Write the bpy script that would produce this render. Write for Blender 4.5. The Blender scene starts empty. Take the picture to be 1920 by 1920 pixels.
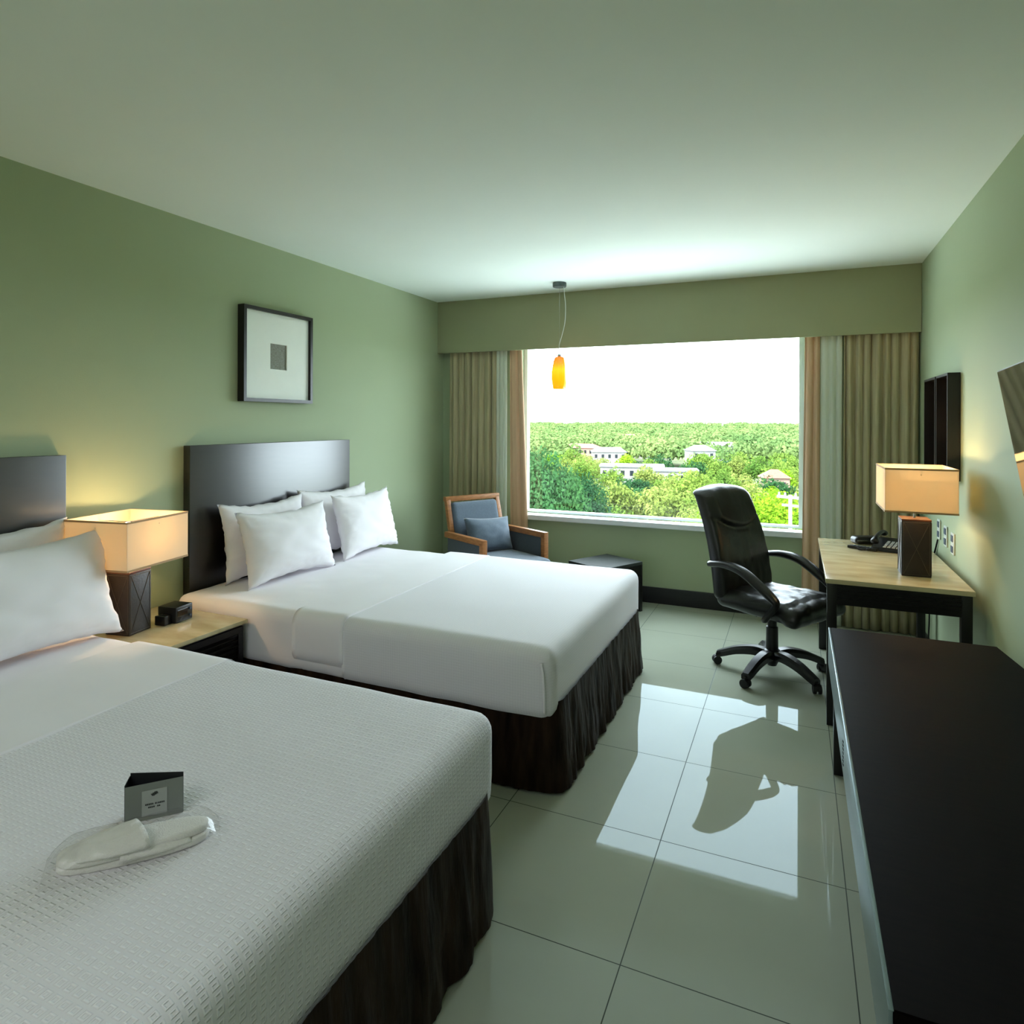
import bpy, bmesh, math, random
import numpy as np
from mathutils import Vector, Matrix, noise
from math import sin, cos, pi, radians

# ---------------------------------------------------------------- camera, sky, sun, exposure
SC = bpy.context.scene
COL = SC.collection
cam_d = bpy.data.cameras.new('camera')
cam = bpy.data.objects.new('camera', cam_d)
COL.objects.link(cam)
cam_d.sensor_width = 36
cam_d.lens = 1223.7 / 1920 * 36
cam_d.shift_x = (960 - 945.4) / 1920
cam_d.shift_y = (790.2 - 960) / 1920
cam_d.clip_start = 0.05
cam_d.clip_end = 4000
cam.matrix_world = Matrix.Translation((3.129, 0, 1.526)) @ Matrix.Rotation(0.4205, 4, 'Z') @ Matrix.Rotation(pi / 2, 4, 'X') @ Matrix.Rotation(0.0034, 4, 'Z')
SC.camera = cam

W = bpy.data.worlds.new('sky')
SC.world = W
W.use_nodes = True
wn, wl = W.node_tree.nodes, W.node_tree.links
wn.clear()
wo = wn.new('ShaderNodeOutputWorld')
wb = wn.new('ShaderNodeBackground')
wb.inputs['Strength'].default_value = 10.5
wtc = wn.new('ShaderNodeTexCoord')
wsep = wn.new('ShaderNodeSeparateXYZ')
wr = wn.new('ShaderNodeValToRGB')
wr.color_ramp.elements[0].position = 0.0
wr.color_ramp.elements[0].color = (0.74, 0.86, 0.95, 1)
wr.color_ramp.elements[1].position = 0.35
wr.color_ramp.elements[1].color = (0.77, 0.90, 1.0, 1)
wcl = wn.new('ShaderNodeTexNoise')
wcl.inputs['Scale'].default_value = 5
wcl.inputs['Detail'].default_value = 5
wmx = wn.new('ShaderNodeMixRGB')
wmx.blend_type = 'MULTIPLY'
wmx.inputs[0].default_value = 0.25
wl.new(wtc.outputs['Generated'], wsep.inputs[0])
wl.new(wsep.outputs['Z'], wr.inputs[0])
wl.new(wtc.outputs['Generated'], wcl.inputs['Vector'])
wl.new(wr.outputs[0], wmx.inputs[1])
wl.new(wcl.outputs[0], wmx.inputs[2])
wl.new(wmx.outputs[0], wb.inputs['Color'])
wl.new(wb.outputs[0], wo.inputs[0])

sun_d = bpy.data.lights.new('sun', 'SUN')
sun_d.energy = 9
sun_d.angle = radians(2)
sun_d.color = (1.0, 0.95, 0.82)
sun = bpy.data.objects.new('sun', sun_d)
COL.objects.link(sun)
sun.rotation_euler = (radians(38), radians(-22), 0)

def area_light(name, loc, rot, size, energy, color, portal=False):
    d = bpy.data.lights.new(name, 'AREA')
    d.shape = 'RECTANGLE'
    d.size, d.size_y = size
    d.energy = energy
    d.color = color
    if portal:
        d.cycles.is_portal = True
    o = bpy.data.objects.new(name, d)
    COL.objects.link(o)
    o.location = loc
    o.rotation_euler = rot
    return o

# daylight enters only through the window: portal for it, and an added fill light, unseen behind the camera
area_light('window_portal', (2.0, 5.80, 1.45), (radians(-90), 0, 0), (2.6, 1.7), 1, (1, 1, 1), True)
area_light('unseen_fill_light', (2.2, -1.3, 2.63), (0, 0, 0), (2.4, 1.4), 26, (0.95, 0.97, 1.0))

SC.view_settings.view_transform = 'Standard'
SC.view_settings.look = 'None'
SC.view_settings.exposure = 0.64
SC.view_settings.gamma = 1
SC.view_settings.use_curve_mapping = False
SC.cycles.max_bounces = 14
SC.cycles.diffuse_bounces = 8
SC.cycles.glossy_bounces = 5
SC.cycles.transmission_bounces = 8
SC.cycles.transparent_max_bounces = 12
SC.cycles.use_denoising = True
SC.cycles.sample_clamp_indirect = 6
SC.cycles.caustics_reflective = False
SC.cycles.caustics_refractive = False

# ---------------------------------------------------------------- materials
def lin(c):
    return tuple(((v / 255) / 12.92 if v / 255 <= 0.04045 else ((v / 255 + 0.055) / 1.055) ** 2.4) for v in c) + (1,)

class NT:
    def __init__(s, m):
        s.n, s.l = m.node_tree.nodes, m.node_tree.links
    def add(s, t, **kw):
        x = s.n.new(t)
        for k, v in kw.items():
            if hasattr(x, k):
                setattr(x, k, v)
            else:
                x.inputs[k].default_value = v
        return x
    def math(s, op, a, b=None, c=None):
        x = s.n.new('ShaderNodeMath')
        x.operation = op
        for i, v in enumerate((a, b, c)):
            if v is None:
                continue
            if isinstance(v, (int, float)):
                x.inputs[i].default_value = v
            else:
                s.l.new(v, x.inputs[i])
        return x.outputs[0]

def mat(name, col, rough=0.6, metal=0.0, spec=0.5, noise_amt=0.06, noise_scale=14, bump=0.0, bump_scale=60, stretch=(1, 1, 1), coat=0, trans=0, sheen=0, emis=None, es=0, col2=None, coords='Object'):
    """principled material whose colour and height vary by procedural noise"""
    m = bpy.data.materials.new(name)
    m.use_nodes = True
    t = NT(m)
    p = m.node_tree.nodes['Principled BSDF']
    c = lin(col) if max(col) > 1 else tuple(col) + (1,)
    tc = t.add('ShaderNodeTexCoord')
    mp = t.add('ShaderNodeMapping')
    mp.inputs['Scale'].default_value = stretch
    t.l.new(tc.outputs[coords], mp.inputs[0])
    nz = t.add('ShaderNodeTexNoise')
    nz.inputs['Scale'].default_value = noise_scale
    nz.inputs['Detail'].default_value = 5
    t.l.new(mp.outputs[0], nz.inputs['Vector'])
    r = t.add('ShaderNodeValToRGB')
    c2 = (lin(col2) if max(col2) > 1 else tuple(col2) + (1,)) if col2 else None
    a = tuple(max(0, v * (1 - noise_amt)) for v in c[:3]) + (1,)
    b = c2 or tuple(min(1, v * (1 + noise_amt)) for v in c[:3]) + (1,)
    r.color_ramp.elements[0].position, r.color_ramp.elements[1].position = 0.3, 0.7
    r.color_ramp.elements[0].color, r.color_ramp.elements[1].color = a, b
    t.l.new(nz.outputs[0], r.inputs[0])
    t.l.new(r.outputs[0], p.inputs['Base Color'])
    p.inputs['Roughness'].default_value = rough
    p.inputs['Metallic'].default_value = metal
    p.inputs['Specular IOR Level'].default_value = spec
    p.inputs['Coat Weight'].default_value = coat
    p.inputs['Transmission Weight'].default_value = trans
    p.inputs['Sheen Weight'].default_value = sheen
    if emis:
        p.inputs['Emission Color'].default_value = lin(emis)
        p.inputs['Emission Strength'].default_value = es
    if bump:
        bn = t.add('ShaderNodeTexNoise')
        bn.inputs['Scale'].default_value = bump_scale
        bn.inputs['Detail'].default_value = 4
        t.l.new(mp.outputs[0], bn.inputs['Vector'])
        bp = t.add('ShaderNodeBump')
        bp.inputs['Strength'].default_value = bump
        bp.inputs['Distance'].default_value = 0.01
        t.l.new(bn.outputs[0], bp.inputs['Height'])
        t.l.new(bp.outputs[0], p.inputs['Normal'])
    return m

M = {}
M['wall'] = mat('olive_green_wall_paint', (163, 176, 144), 0.62, noise_amt=0.015, noise_scale=2, bump=0.05, bump_scale=160, spec=0.3)
M['valance'] = mat('olive_valance_paint', (150, 154, 122), 0.7, noise_amt=0.02, noise_scale=3, spec=0.25)
M['ceiling'] = mat('ceiling_paint', (231, 241, 234), 0.8, noise_amt=0.01, noise_scale=2, spec=0.2)
M['dark_wood'] = mat('dark_espresso_wood', (9, 7, 7), 0.5, noise_amt=0.4, noise_scale=9, stretch=(1, 12, 12), spec=0.03, col2=(15, 10, 8))
M['desk_wood'] = mat('black_brown_wood', (13, 11, 12), 0.34, noise_amt=0.4, noise_scale=8, stretch=(10, 10, 1), spec=0.45)
M['headboard'] = mat('headboard_lacquered_wood', (20, 15, 13), 0.30, noise_amt=0.35, noise_scale=6, stretch=(1, 1, 9), spec=1.0)
M['front_gloss'] = mat('fascia_painted_sheen', (130, 146, 152), 0.3, metal=0.6, noise_amt=0.04, noise_scale=2)  # pale tone paints in the window's reflection on the dark glossy front
M['beige_stone'] = mat('beige_stone_top', (186, 170, 130), 0.16, noise_amt=0.10, noise_scale=5, stretch=(1, 3, 1), spec=0.5, col2=(205, 192, 156))
M['sheet'] = mat('white_cotton', (235, 231, 236), 0.85, noise_amt=0.012, noise_scale=5, bump=0.06, bump_scale=14, spec=0.2, sheen=0.15)
M['pillow'] = mat('white_pillowcase', (239, 235, 239), 0.85, noise_amt=0.01, noise_scale=5, bump=0.03, bump_scale=22, spec=0.2, sheen=0.15)
M['skirt'] = mat('brown_crushed_satin', (22, 14, 9), 0.5, noise_amt=0.5, noise_scale=5, stretch=(4, 4, 0.8), bump=0.9, bump_scale=6, spec=0.10, col2=(50, 35, 24))
M['leather'] = mat('black_leather', (15, 16, 17), 0.36, noise_amt=0.2, noise_scale=12, bump=0.12, bump_scale=45, spec=0.5)
M['black_plastic'] = mat('black_plastic', (14, 15, 17), 0.34, noise_amt=0.1, spec=0.5)
M['rubber'] = mat('black_rubber', (9, 9, 10), 0.6, noise_amt=0.1)
M['chrome'] = mat('brushed_steel', (190, 190, 190), 0.25, metal=1.0, noise_amt=0.05)
M['grey_metal'] = mat('grey_canopy_metal', (96, 106, 106), 0.4, metal=0.5, noise_amt=0.05)
M['teak'] = mat('warm_teak_wood', (150, 98, 54), 0.42, noise_amt=0.25, noise_scale=10, stretch=(2, 2, 9), spec=0.4)
M['blue_fabric'] = mat('slate_blue_upholstery', (76, 90, 104), 0.85, noise_amt=0.12, noise_scale=90, bump=0.15, bump_scale=220, sheen=0.3)
M['blue_fabric_dark'] = mat('dark_slate_upholstery', (60, 68, 74), 0.85, noise_amt=0.12, noise_scale=90, bump=0.15, bump_scale=220, sheen=0.2)
M['ottoman_top'] = mat('grey_green_table_lid', (40, 45, 41), 0.6, noise_amt=0.1, noise_scale=12, spec=0.2)
M['lamp_leather'] = mat('stitched_brown_leather', (40, 33, 29), 0.45, noise_amt=0.2, noise_scale=20, bump=0.1, bump_scale=90)
M['stitch'] = mat('leather_seam', (74, 66, 58), 0.6, noise_amt=0.1)
M['copper'] = mat('reddish_wood_trim', (90, 50, 28), 0.4, noise_amt=0.2, noise_scale=12)
M['white_mat'] = mat('white_picture_mat', (244, 247, 243), 0.6, noise_amt=0.01)
M['white_plastic'] = mat('white_plastic', (205, 212, 205), 0.4, noise_amt=0.02)
M['outlet_dark'] = mat('slate_outlet_module', (70, 84, 104), 0.4, noise_amt=0.05)
M['sill'] = mat('white_window_frame', (222, 226, 230), 0.35, noise_amt=0.02)
M['slipper'] = mat('white_terry_cloth', (228, 224, 224), 0.9, noise_amt=0.03, noise_scale=60, bump=0.3, bump_scale=300)
M['card_grey'] = mat('grey_card', (120, 124, 120), 0.6, noise_amt=0.03)
M['card_dark'] = mat('navy_black_card', (14, 15, 22), 0.6, noise_amt=0.05)
M['card_light'] = mat('light_grey_print', (160, 163, 160), 0.6, noise_amt=0.02)
M['print_dark'] = mat('dark_print_ink', (50, 54, 52), 0.7, noise_amt=0.05)
M['curtain_beige'] = mat('beige_striped_drape', (170, 160, 128), 0.8, noise_amt=0.18, noise_scale=7, stretch=(14, 14, 0.3), sheen=0.2, bump=0.1, bump_scale=90)
M['curtain_peach'] = mat('peach_blackout_lining', (206, 172, 142), 0.8, noise_amt=0.05, noise_scale=6, stretch=(8, 8, 0.5))
M['glass_dark'] = mat('dark_picture_glass', (16, 12, 11), 0.08, noise_amt=0.1, spec=0.6)
M['key'] = mat('pale_phone_keys', (180, 186, 190), 0.5, noise_amt=0.03)
M['concrete'] = mat('pole_concrete', (120, 118, 112), 0.8, noise_amt=0.08, noise_scale=4)
M['house_white'] = mat('white_house_plaster', (112, 110, 108), 0.8, noise_amt=0.1, noise_scale=1)
M['house_pink'] = mat('pinkish_house_plaster', (120, 96, 86), 0.8, noise_amt=0.1, noise_scale=1)
M['roof_grey'] = mat('grey_house_roof', (92, 92, 96), 0.7, noise_amt=0.1, noise_scale=1)
M['roof_red'] = mat('red_tile_roof', (110, 56, 42), 0.8, noise_amt=0.2, noise_scale=2)
M['house_glass'] = mat('dark_house_window', (26, 30, 36), 0.2, noise_amt=0.1)
M['bounce_slab'] = mat('pale_bounce_slab', (208, 210, 208), 0.85, noise_amt=0.1, noise_scale=0.3)
M['bark'] = mat('tree_bark', (48, 40, 32), 0.9, noise_amt=0.3, noise_scale=3)

def sheer_mat(name, col, k=0.35):
    m = bpy.data.materials.new(name)
    m.use_nodes = True
    t = NT(m)
    t.n.clear()
    o = t.add('ShaderNodeOutputMaterial')
    d = t.add('ShaderNodeBsdfDiffuse')
    d.inputs[0].default_value = lin(col)
    tr = t.add('ShaderNodeBsdfTranslucent')
    tr.inputs[0].default_value = lin(col)
    mx = t.add('ShaderNodeMixShader')
    wv = t.add('ShaderNodeTexNoise')
    wv.inputs['Scale'].default_value = 40
    mr = t.add('ShaderNodeMapRange')
    mr.inputs[3].default_value = k * 0.85
    mr.inputs[4].default_value = k * 1.15
    t.l.new(wv.outputs[0], mr.inputs[0])
    t.l.new(mr.outputs[0], mx.inputs[0])
    t.l.new(d.outputs[0], mx.inputs[1])
    t.l.new(tr.outputs[0], mx.inputs[2])
    t.l.new(mx.outputs[0], o.inputs[0])
    return m
M['sheer'] = sheer_mat('white_sheer_fabric', (236, 240, 230), 0.45)
M['shade'] = sheer_mat('cream_linen_lampshade', (238, 226, 202), 0.38)

def leaf_mat(name, a, b, sc=0.9):
    m = bpy.data.materials.new(name)
    m.use_nodes = True
    t = NT(m)
    t.n.clear()
    o = t.add('ShaderNodeOutputMaterial')
    oi = t.add('ShaderNodeObjectInfo')
    nz = t.add('ShaderNodeTexNoise')
    nz.inputs['Scale'].default_value = sc
    nz.inputs['Detail'].default_value = 6
    tc = t.add('ShaderNodeTexCoord')
    t.l.new(tc.outputs['Object'], nz.inputs['Vector'])
    s = t.math('MULTIPLY', oi.outputs['Random'], 0.55)
    s = t.math('ADD', s, t.math('MULTIPLY', t.math('SUBTRACT', nz.outputs[0], 0.35), 1.4))
    r = t.add('ShaderNodeValToRGB')
    r.color_ramp.elements[0].color, r.color_ramp.elements[1].color = lin(a), lin(b)
    t.l.new(s, r.inputs[0])
    d = t.add('ShaderNodeBsdfDiffuse')
    tr = t.add('ShaderNodeBsdfTranslucent')
    mx = t.add('ShaderNodeMixShader')
    mx.inputs[0].default_value = 0.3
    t.l.new(r.outputs[0], d.inputs[0])
    t.l.new(r.outputs[0], tr.inputs[0])
    t.l.new(d.outputs[0], mx.inputs[1])
    t.l.new(tr.outputs[0], mx.inputs[2])
    t.l.new(mx.outputs[0], o.inputs[0])
    return m
M['leaf_yellow'] = leaf_mat('yellow_green_leaves', (78, 92, 40), (114, 124, 64))
M['leaf_mid'] = leaf_mat('mid_green_leaves', (54, 82, 34), (104, 122, 52))
M['leaf_dark'] = leaf_mat('dark_green_leaves', (26, 52, 34), (52, 84, 46))
M['leaf_bright'] = leaf_mat('bright_green_leaves', (66, 100, 20), (112, 138, 34))
M['leaf_far'] = leaf_mat('far_canopy_leaves', (52, 82, 46), (118, 130, 78), 0.03)
M['ground'] = mat('rough_grass_ground', (70, 84, 44), 0.9, noise_amt=0.4, noise_scale=0.08, col2=(100, 104, 62))

# floor tiles: 0.6 m glossy porcelain with thin dark joints
m = bpy.data.materials.new('glossy_porcelain_tiles')
m.use_nodes = True
t = NT(m)
p = m.node_tree.nodes['Principled BSDF']
g = t.add('ShaderNodeNewGeometry')
sp = t.add('ShaderNodeSeparateXYZ')
t.l.new(g.outputs['Position'], sp.inputs[0])
def joint(o, off):
    fr = t.math('FRACT', t.math('DIVIDE', t.math('ADD', o, 6 - off), 0.6))
    return t.math('ABSOLUTE', t.math('SUBTRACT', fr, 0.5))
jm = t.math('MAXIMUM', joint(sp.outputs['X'], 0.2826), joint(sp.outputs['Y'], 0.0089))
jm = t.math('GREATER_THAN', jm, 0.4972)
nz = t.add('ShaderNodeTexNoise')
nz.inputs['Scale'].default_value = 3
nz.inputs['Detail'].default_value = 6
t.l.new(g.outputs['Position'], nz.inputs['Vector'])
r = t.add('ShaderNodeValToRGB')
r.color_ramp.elements[0].color, r.color_ramp.elements[1].color = lin((148, 153, 138)), lin((157, 162, 147))
t.l.new(nz.outputs[0], r.inputs[0])
mx = t.add('ShaderNodeMixRGB')
t.l.new(jm, mx.inputs[0])
t.l.new(r.outputs[0], mx.inputs[1])
mx.inputs[2].default_value = lin((58, 62, 50))
t.l.new(mx.outputs[0], p.inputs['Base Color'])
p.inputs['Roughness'].default_value = 0.9
p.inputs['Specular IOR Level'].default_value = 0.0
fg = t.add('ShaderNodeBsdfGlossy')
fg.inputs['Color'].default_value = (0.84, 0.94, 1.0, 1)
t.l.new(t.math('ADD', t.math('MULTIPLY', jm, 0.5), 0.02), fg.inputs['Roughness'])
ff = t.add('ShaderNodeFresnel')
ff.inputs[0].default_value = 1.45
fm = t.add('ShaderNodeMixShader')
t.l.new(t.math('MULTIPLY', ff.outputs[0], 0.42), fm.inputs[0])
t.l.new(p.outputs[0], fm.inputs[1])
t.l.new(fg.outputs[0], fm.inputs[2])
t.l.new(fm.outputs[0], m.node_tree.nodes['Material Output'].inputs[0])
M['floor'] = m

# bedspread: embossed lattice of little squares, on unrolled cloth coordinates
def spread_mat(name, k, pitch=0.024):
    m = bpy.data.materials.new(name)
    m.use_nodes = True
    t = NT(m)
    p = m.node_tree.nodes['Principled BSDF']
    uv = t.add('ShaderNodeUVMap')
    sp = t.add('ShaderNodeSeparateXYZ')
    t.l.new(uv.outputs[0], sp.inputs[0])
    ax = [t.math('ABSOLUTE', t.math('SUBTRACT', t.math('FRACT', t.math('DIVIDE', sp.outputs[i], pitch)), 0.5)) for i in (0, 1)]
    ch = t.math('MAXIMUM', ax[0], ax[1])
    d = t.math('ABSOLUTE', t.math('SUBTRACT', ch, 0.25))
    mr = t.add('ShaderNodeMapRange', interpolation_type='SMOOTHSTEP')
    mr.inputs[1].default_value, mr.inputs[2].default_value = 0.03, 0.13
    mr.inputs[3].default_value, mr.inputs[4].default_value = 1.0, 0.0
    t.l.new(d, mr.inputs[0])
    bp = t.add('ShaderNodeBump')
    bp.inputs['Strength'].default_value = k
    bp.inputs['Distance'].default_value = 0.003
    t.l.new(mr.outputs[0], bp.inputs['Height'])
    t.l.new(bp.outputs[0], p.inputs['Normal'])
    r = t.add('ShaderNodeValToRGB')
    r.color_ramp.elements[0].color, r.color_ramp.elements[1].color = lin((222, 219, 225)), lin((232, 229, 234))
    t.l.new(mr.outputs[0], r.inputs[0])
    t.l.new(r.outputs[0], p.inputs['Base Color'])
    p.inputs['Roughness'].default_value = 0.8
    p.inputs['Sheen Weight'].default_value = 0.2
    p.inputs['Specular IOR Level'].default_value = 0.2
    return m
M['spread'] = spread_mat('embossed_white_bedspread', 0.62)
M['spread_fine'] = spread_mat('fine_white_bedspread', 0.2, 0.012)

# clear window glass (thin)
m = bpy.data.materials.new('clear_window_glass')
m.use_nodes = True
t = NT(m)
t.n.clear()
o = t.add('ShaderNodeOutputMaterial')
tr = t.add('ShaderNodeBsdfTransparent')
tr.inputs[0].default_value = (0.97, 0.985, 0.975, 1)
gl = t.add('ShaderNodeBsdfGlossy')
gl.inputs['Roughness'].default_value = 0.02
fr = t.add('ShaderNodeFresnel')
gm = t.add('ShaderNodeNewGeometry')
fi = t.add('ShaderNodeMapRange')
fi.inputs[3].default_value, fi.inputs[4].default_value = 1.33, 1 / 1.33
t.l.new(gm.outputs['Backfacing'], fi.inputs[0])
t.l.new(fi.outputs[0], fr.inputs[0])
mx = t.add('ShaderNodeMixShader')
t.l.new(fr.outputs[0], mx.inputs[0])
t.l.new(tr.outputs[0], mx.inputs[1])
t.l.new(gl.outputs[0], mx.inputs[2])
t.l.new(mx.outputs[0], o.inputs[0])
M['glass'] = m
# plastic bag: thin clear film
m = m.copy()
m.name = 'clear_plastic_film'
for n in m.node_tree.nodes:
    if n.type == 'BSDF_GLOSSY':
        n.inputs['Roughness'].default_value = 0.12
    if n.type == 'BSDF_TRANSPARENT':
        n.inputs[0].default_value = (0.96, 0.96, 0.95, 1)
M['film'] = m
# amber pendant glass, lit from inside
m = bpy.data.materials.new('amber_glass_lit')
m.use_nodes = True
t = NT(m)
p = m.node_tree.nodes['Principled BSDF']
p.inputs['Base Color'].default_value = (0.9, 0.25, 0.01, 1)
p.inputs['Roughness'].default_value = 0.2
tc = t.add('ShaderNodeTexCoord')
sp = t.add('ShaderNodeSeparateXYZ')
t.l.new(tc.outputs['Generated'], sp.inputs[0])
r = t.add('ShaderNodeValToRGB')
e = r.color_ramp.elements
e[0].position, e[0].color = 0.0, (0.9, 0.25, 0.0, 1)
e[1].position, e[1].color = 1.0, (0.35, 0.07, 0.01, 1)
x = e.new(0.35); x.color = (1.0, 0.33, 0.0, 1)
x = e.new(0.6); x.color = (1.0, 0.44, 0.01, 1)
x = e.new(0.78); x.color = (0.75, 0.2, 0.01, 1)
t.l.new(sp.outputs['Z'], r.inputs[0])
t.l.new(r.outputs[0], p.inputs['Emission Color'])
p.inputs['Emission Strength'].default_value = 1.0
M['amber'] = m
# bulb
M['bulb'] = mat('warm_bulb', (255, 220, 170), 0.5, noise_amt=0.0, emis=(255, 190, 110), es=6)
# small abstract print in two tones
m = mat('abstract_print', (128, 116, 108), 0.7, noise_amt=0.25, noise_scale=9, stretch=(1, 1, 6), col2=(150, 158, 150), coords='Generated')
M['print'] = m
# tv screen: dark gloss
M['screen'] = mat('glossy_dark_screen', (92, 86, 88), 0.07, noise_amt=0.05, spec=1.0, coat=1.0)

# ---------------------------------------------------------------- mesh helpers
def V(*a):
    return Vector(a)

def new_obj(name, me, material=None, parent=None):
    o = bpy.data.objects.new(name, me)
    COL.objects.link(o)
    if material is not None and not me.materials:
        me.materials.append(M[material] if isinstance(material, str) else material)
    if parent is not None:
        o.parent = parent
    return o

def obj(name, bm, material, parent=None, smooth=False, sub=0):
    me = bpy.data.meshes.new(name)
    bmesh.ops.recalc_face_normals(bm, faces=bm.faces)
    bm.to_mesh(me)
    bm.free()
    if smooth:
        for f in me.polygons:
            f.use_smooth = True
        if smooth != 'all':
            me.set_sharp_from_angle(angle=radians(40))
    o = new_obj(name, me, material, parent)
    if sub:
        md = o.modifiers.new('subdivision', 'SUBSURF')
        md.levels = md.render_levels = sub
    return o

def tag(o, label, cat, group=None, kind=None):
    o['label'] = label
    o['category'] = cat
    if group:
        o['group'] = group
    if kind:
        o['kind'] = kind
    return o

def thing(name, label, cat, loc=(0, 0, 0), rz=0, group=None):
    o = bpy.data.objects.new(name, None)
    COL.objects.link(o)
    o.empty_display_size = 0.1
    o.location = loc
    o.rotation_euler = (0, 0, rz)
    return tag(o, label, cat, group)

def struct(name, bm, material, parent=None, smooth=False):
    o = obj(name, bm, material, parent, smooth)
    if parent is None:
        o['kind'] = 'structure'
    return o

def box(bm, lo, hi, bev=0.0, seg=2):
    a = bmesh.new()
    bmesh.ops.create_cube(a, size=1)
    lo, hi = Vector(lo), Vector(hi)
    for v in a.verts:
        v.co = Vector([lo[i] + (v.co[i] + 0.5) * (hi[i] - lo[i]) for i in range(3)])
    if bev:
        bmesh.ops.bevel(a, geom=a.edges[:], offset=bev, segments=seg, profile=0.6, affect='EDGES')
    join(bm, a)
    return bm

def join(bm, a, mtx=None):
    if mtx is not None:
        bmesh.ops.transform(a, matrix=mtx, verts=a.verts)
    me = bpy.data.meshes.new('tmp')
    a.to_mesh(me)
    a.free()
    bm.from_mesh(me)
    bpy.data.meshes.remove(me)
    return bm

def B(lo, hi, bev=0.0, seg=2):
    return box(bmesh.new(), lo, hi, bev, seg)

def tube(bm, pts, r, n=12, cap=True, flat=None):
    """tube along points; r number or list; flat=(a,b) scales the section"""
    pts = [Vector(p) for p in pts]
    rs = r if isinstance(r, (list, tuple)) else [r] * len(pts)
    rings = []
    up = Vector((0, 0, 1))
    prev = None
    for i, p in enumerate(pts):
        d = (pts[min(i + 1, len(pts) - 1)] - pts[max(i - 1, 0)]).normalized()
        if prev is None:
            u = d.cross(up)
            if u.length < 1e-3:
                u = d.cross(Vector((0, 1, 0)))
            u.normalize()
        else:
            u = (prev - d * prev.dot(d)).normalized()
        prev = u
        w = d.cross(u)
        fa, fb = flat or (1, 1)
        rings.append([bm.verts.new(p + (u * cos(2 * pi * k / n) * fa + w * sin(2 * pi * k / n) * fb) * rs[i]) for k in range(n)])
    for a, b in zip(rings, rings[1:]):
        for k in range(n):
            bm.faces.new((a[k], a[(k + 1) % n], b[(k + 1) % n], b[k]))
    if cap:
        bm.faces.new(rings[0][::-1])
        bm.faces.new(rings[-1])
    return bm

def lathe(bm, prof, c=(0, 0, 0), n=32):
    rings = []
    for r, z in prof:
        rings.append([bm.verts.new((c[0] + r * cos(2 * pi * k / n), c[1] + r * sin(2 * pi * k / n), c[2] + z)) for k in range(n)])
    for a, b in zip(rings, rings[1:]):
        for k in range(n):
            bm.faces.new((a[k], a[(k + 1) % n], b[(k + 1) % n], b[k]))
    return bm

def bez(pts, n=10):
    """smooth curve through points (catmull-rom)"""
    P = [Vector(p) for p in pts]
    P = [P[0] * 2 - P[1]] + P + [P[-1] * 2 - P[-2]]
    out = []
    for i in range(1, len(P) - 2):
        for k in range(n):
            s = k / n
            out.append(0.5 * ((2 * P[i]) + (P[i + 1] - P[i - 1]) * s + (2 * P[i - 1] - 5 * P[i] + 4 * P[i + 1] - P[i + 2]) * s * s + (3 * P[i] - P[i - 1] - 3 * P[i + 1] + P[i + 2]) * s ** 3))
    out.append(P[-2])
    return out

def gridbox(lo, hi, step, r, skip=(), disp=None, uvroll=False, rx=(1, 1)):
    """dense box with rounded edges radius r; skip = faces left out ('-z','-x',...); disp(p, n) -> p"""
    lo, hi = Vector(lo), Vector(hi)
    bm = bmesh.new()
    uvl = bm.loops.layers.uv.new('UVMap')
    n = [max(2, round((hi[i] - lo[i]) / step)) for i in range(3)]
    cache = {}
    def vert(idx):
        if idx in cache:
            return cache[idx]
        p = Vector([lo[i] + (hi[i] - lo[i]) * idx[i] / n[i] for i in range(3)])
        q = Vector([min(max(p[i], lo[i] + r * (rx[0] if i == 0 else 1)), hi[i] - r * (rx[1] if i == 0 else 1)) for i in range(3)])
        d = p - q
        if d.length > 1e-9:
            # only round where at least two axes exceed
            p2 = q + d.normalized() * r if d.length > 0 else p
        else:
            p2 = p
        nn = d.normalized() if d.length > 1e-9 else Vector((0, 0, 1))
        if disp:
            p2 = disp(p2, nn)
        v = bm.verts.new(p2)
        cache[idx] = v
        return v
    def raw(idx):
        return Vector([lo[i] + (hi[i] - lo[i]) * idx[i] / n[i] for i in range(3)])
    for ax in range(3):
        for side in (0, 1):
            if ('-' if side == 0 else '+') + 'xyz'[ax] in skip:
                continue
            a, b = [i for i in range(3) if i != ax]
            for i in range(n[a]):
                for j in range(n[b]):
                    ids = []
                    for (di, dj) in ((0, 0), (1, 0), (1, 1), (0, 1)):
                        idx = [0, 0, 0]
                        idx[ax] = n[ax] * side
                        idx[a], idx[b] = i + di, j + dj
                        ids.append(tuple(idx))
                    f = bm.faces.new([vert(k) for k in ids])
                    f.smooth = True
                    if uvroll:
                        for lp, k in zip(f.loops, ids):
                            w = raw(k)
                            dz = hi.z - w.z
                            u, v = w.x, w.y
                            if ax == 0:
                                u += dz * (1 if side else -1)
                            if ax == 1:
                                v += dz * (1 if side else -1)
                            lp[uvl].uv = (u, v)
    bm.normal_update()
    return bm

def nz3(p, s, seed=0):
    return noise.noise(Vector((p[0] * s + seed * 7.3, p[1] * s - seed * 3.1, p[2] * s + seed * 1.7)))

def dup_tree(o, parent=None):
    c = o.copy()
    COL.objects.link(c)
    if parent is not None:
        c.parent = parent
    for ch in list(o.children):
        dup_tree(ch, c)
    return c

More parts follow.
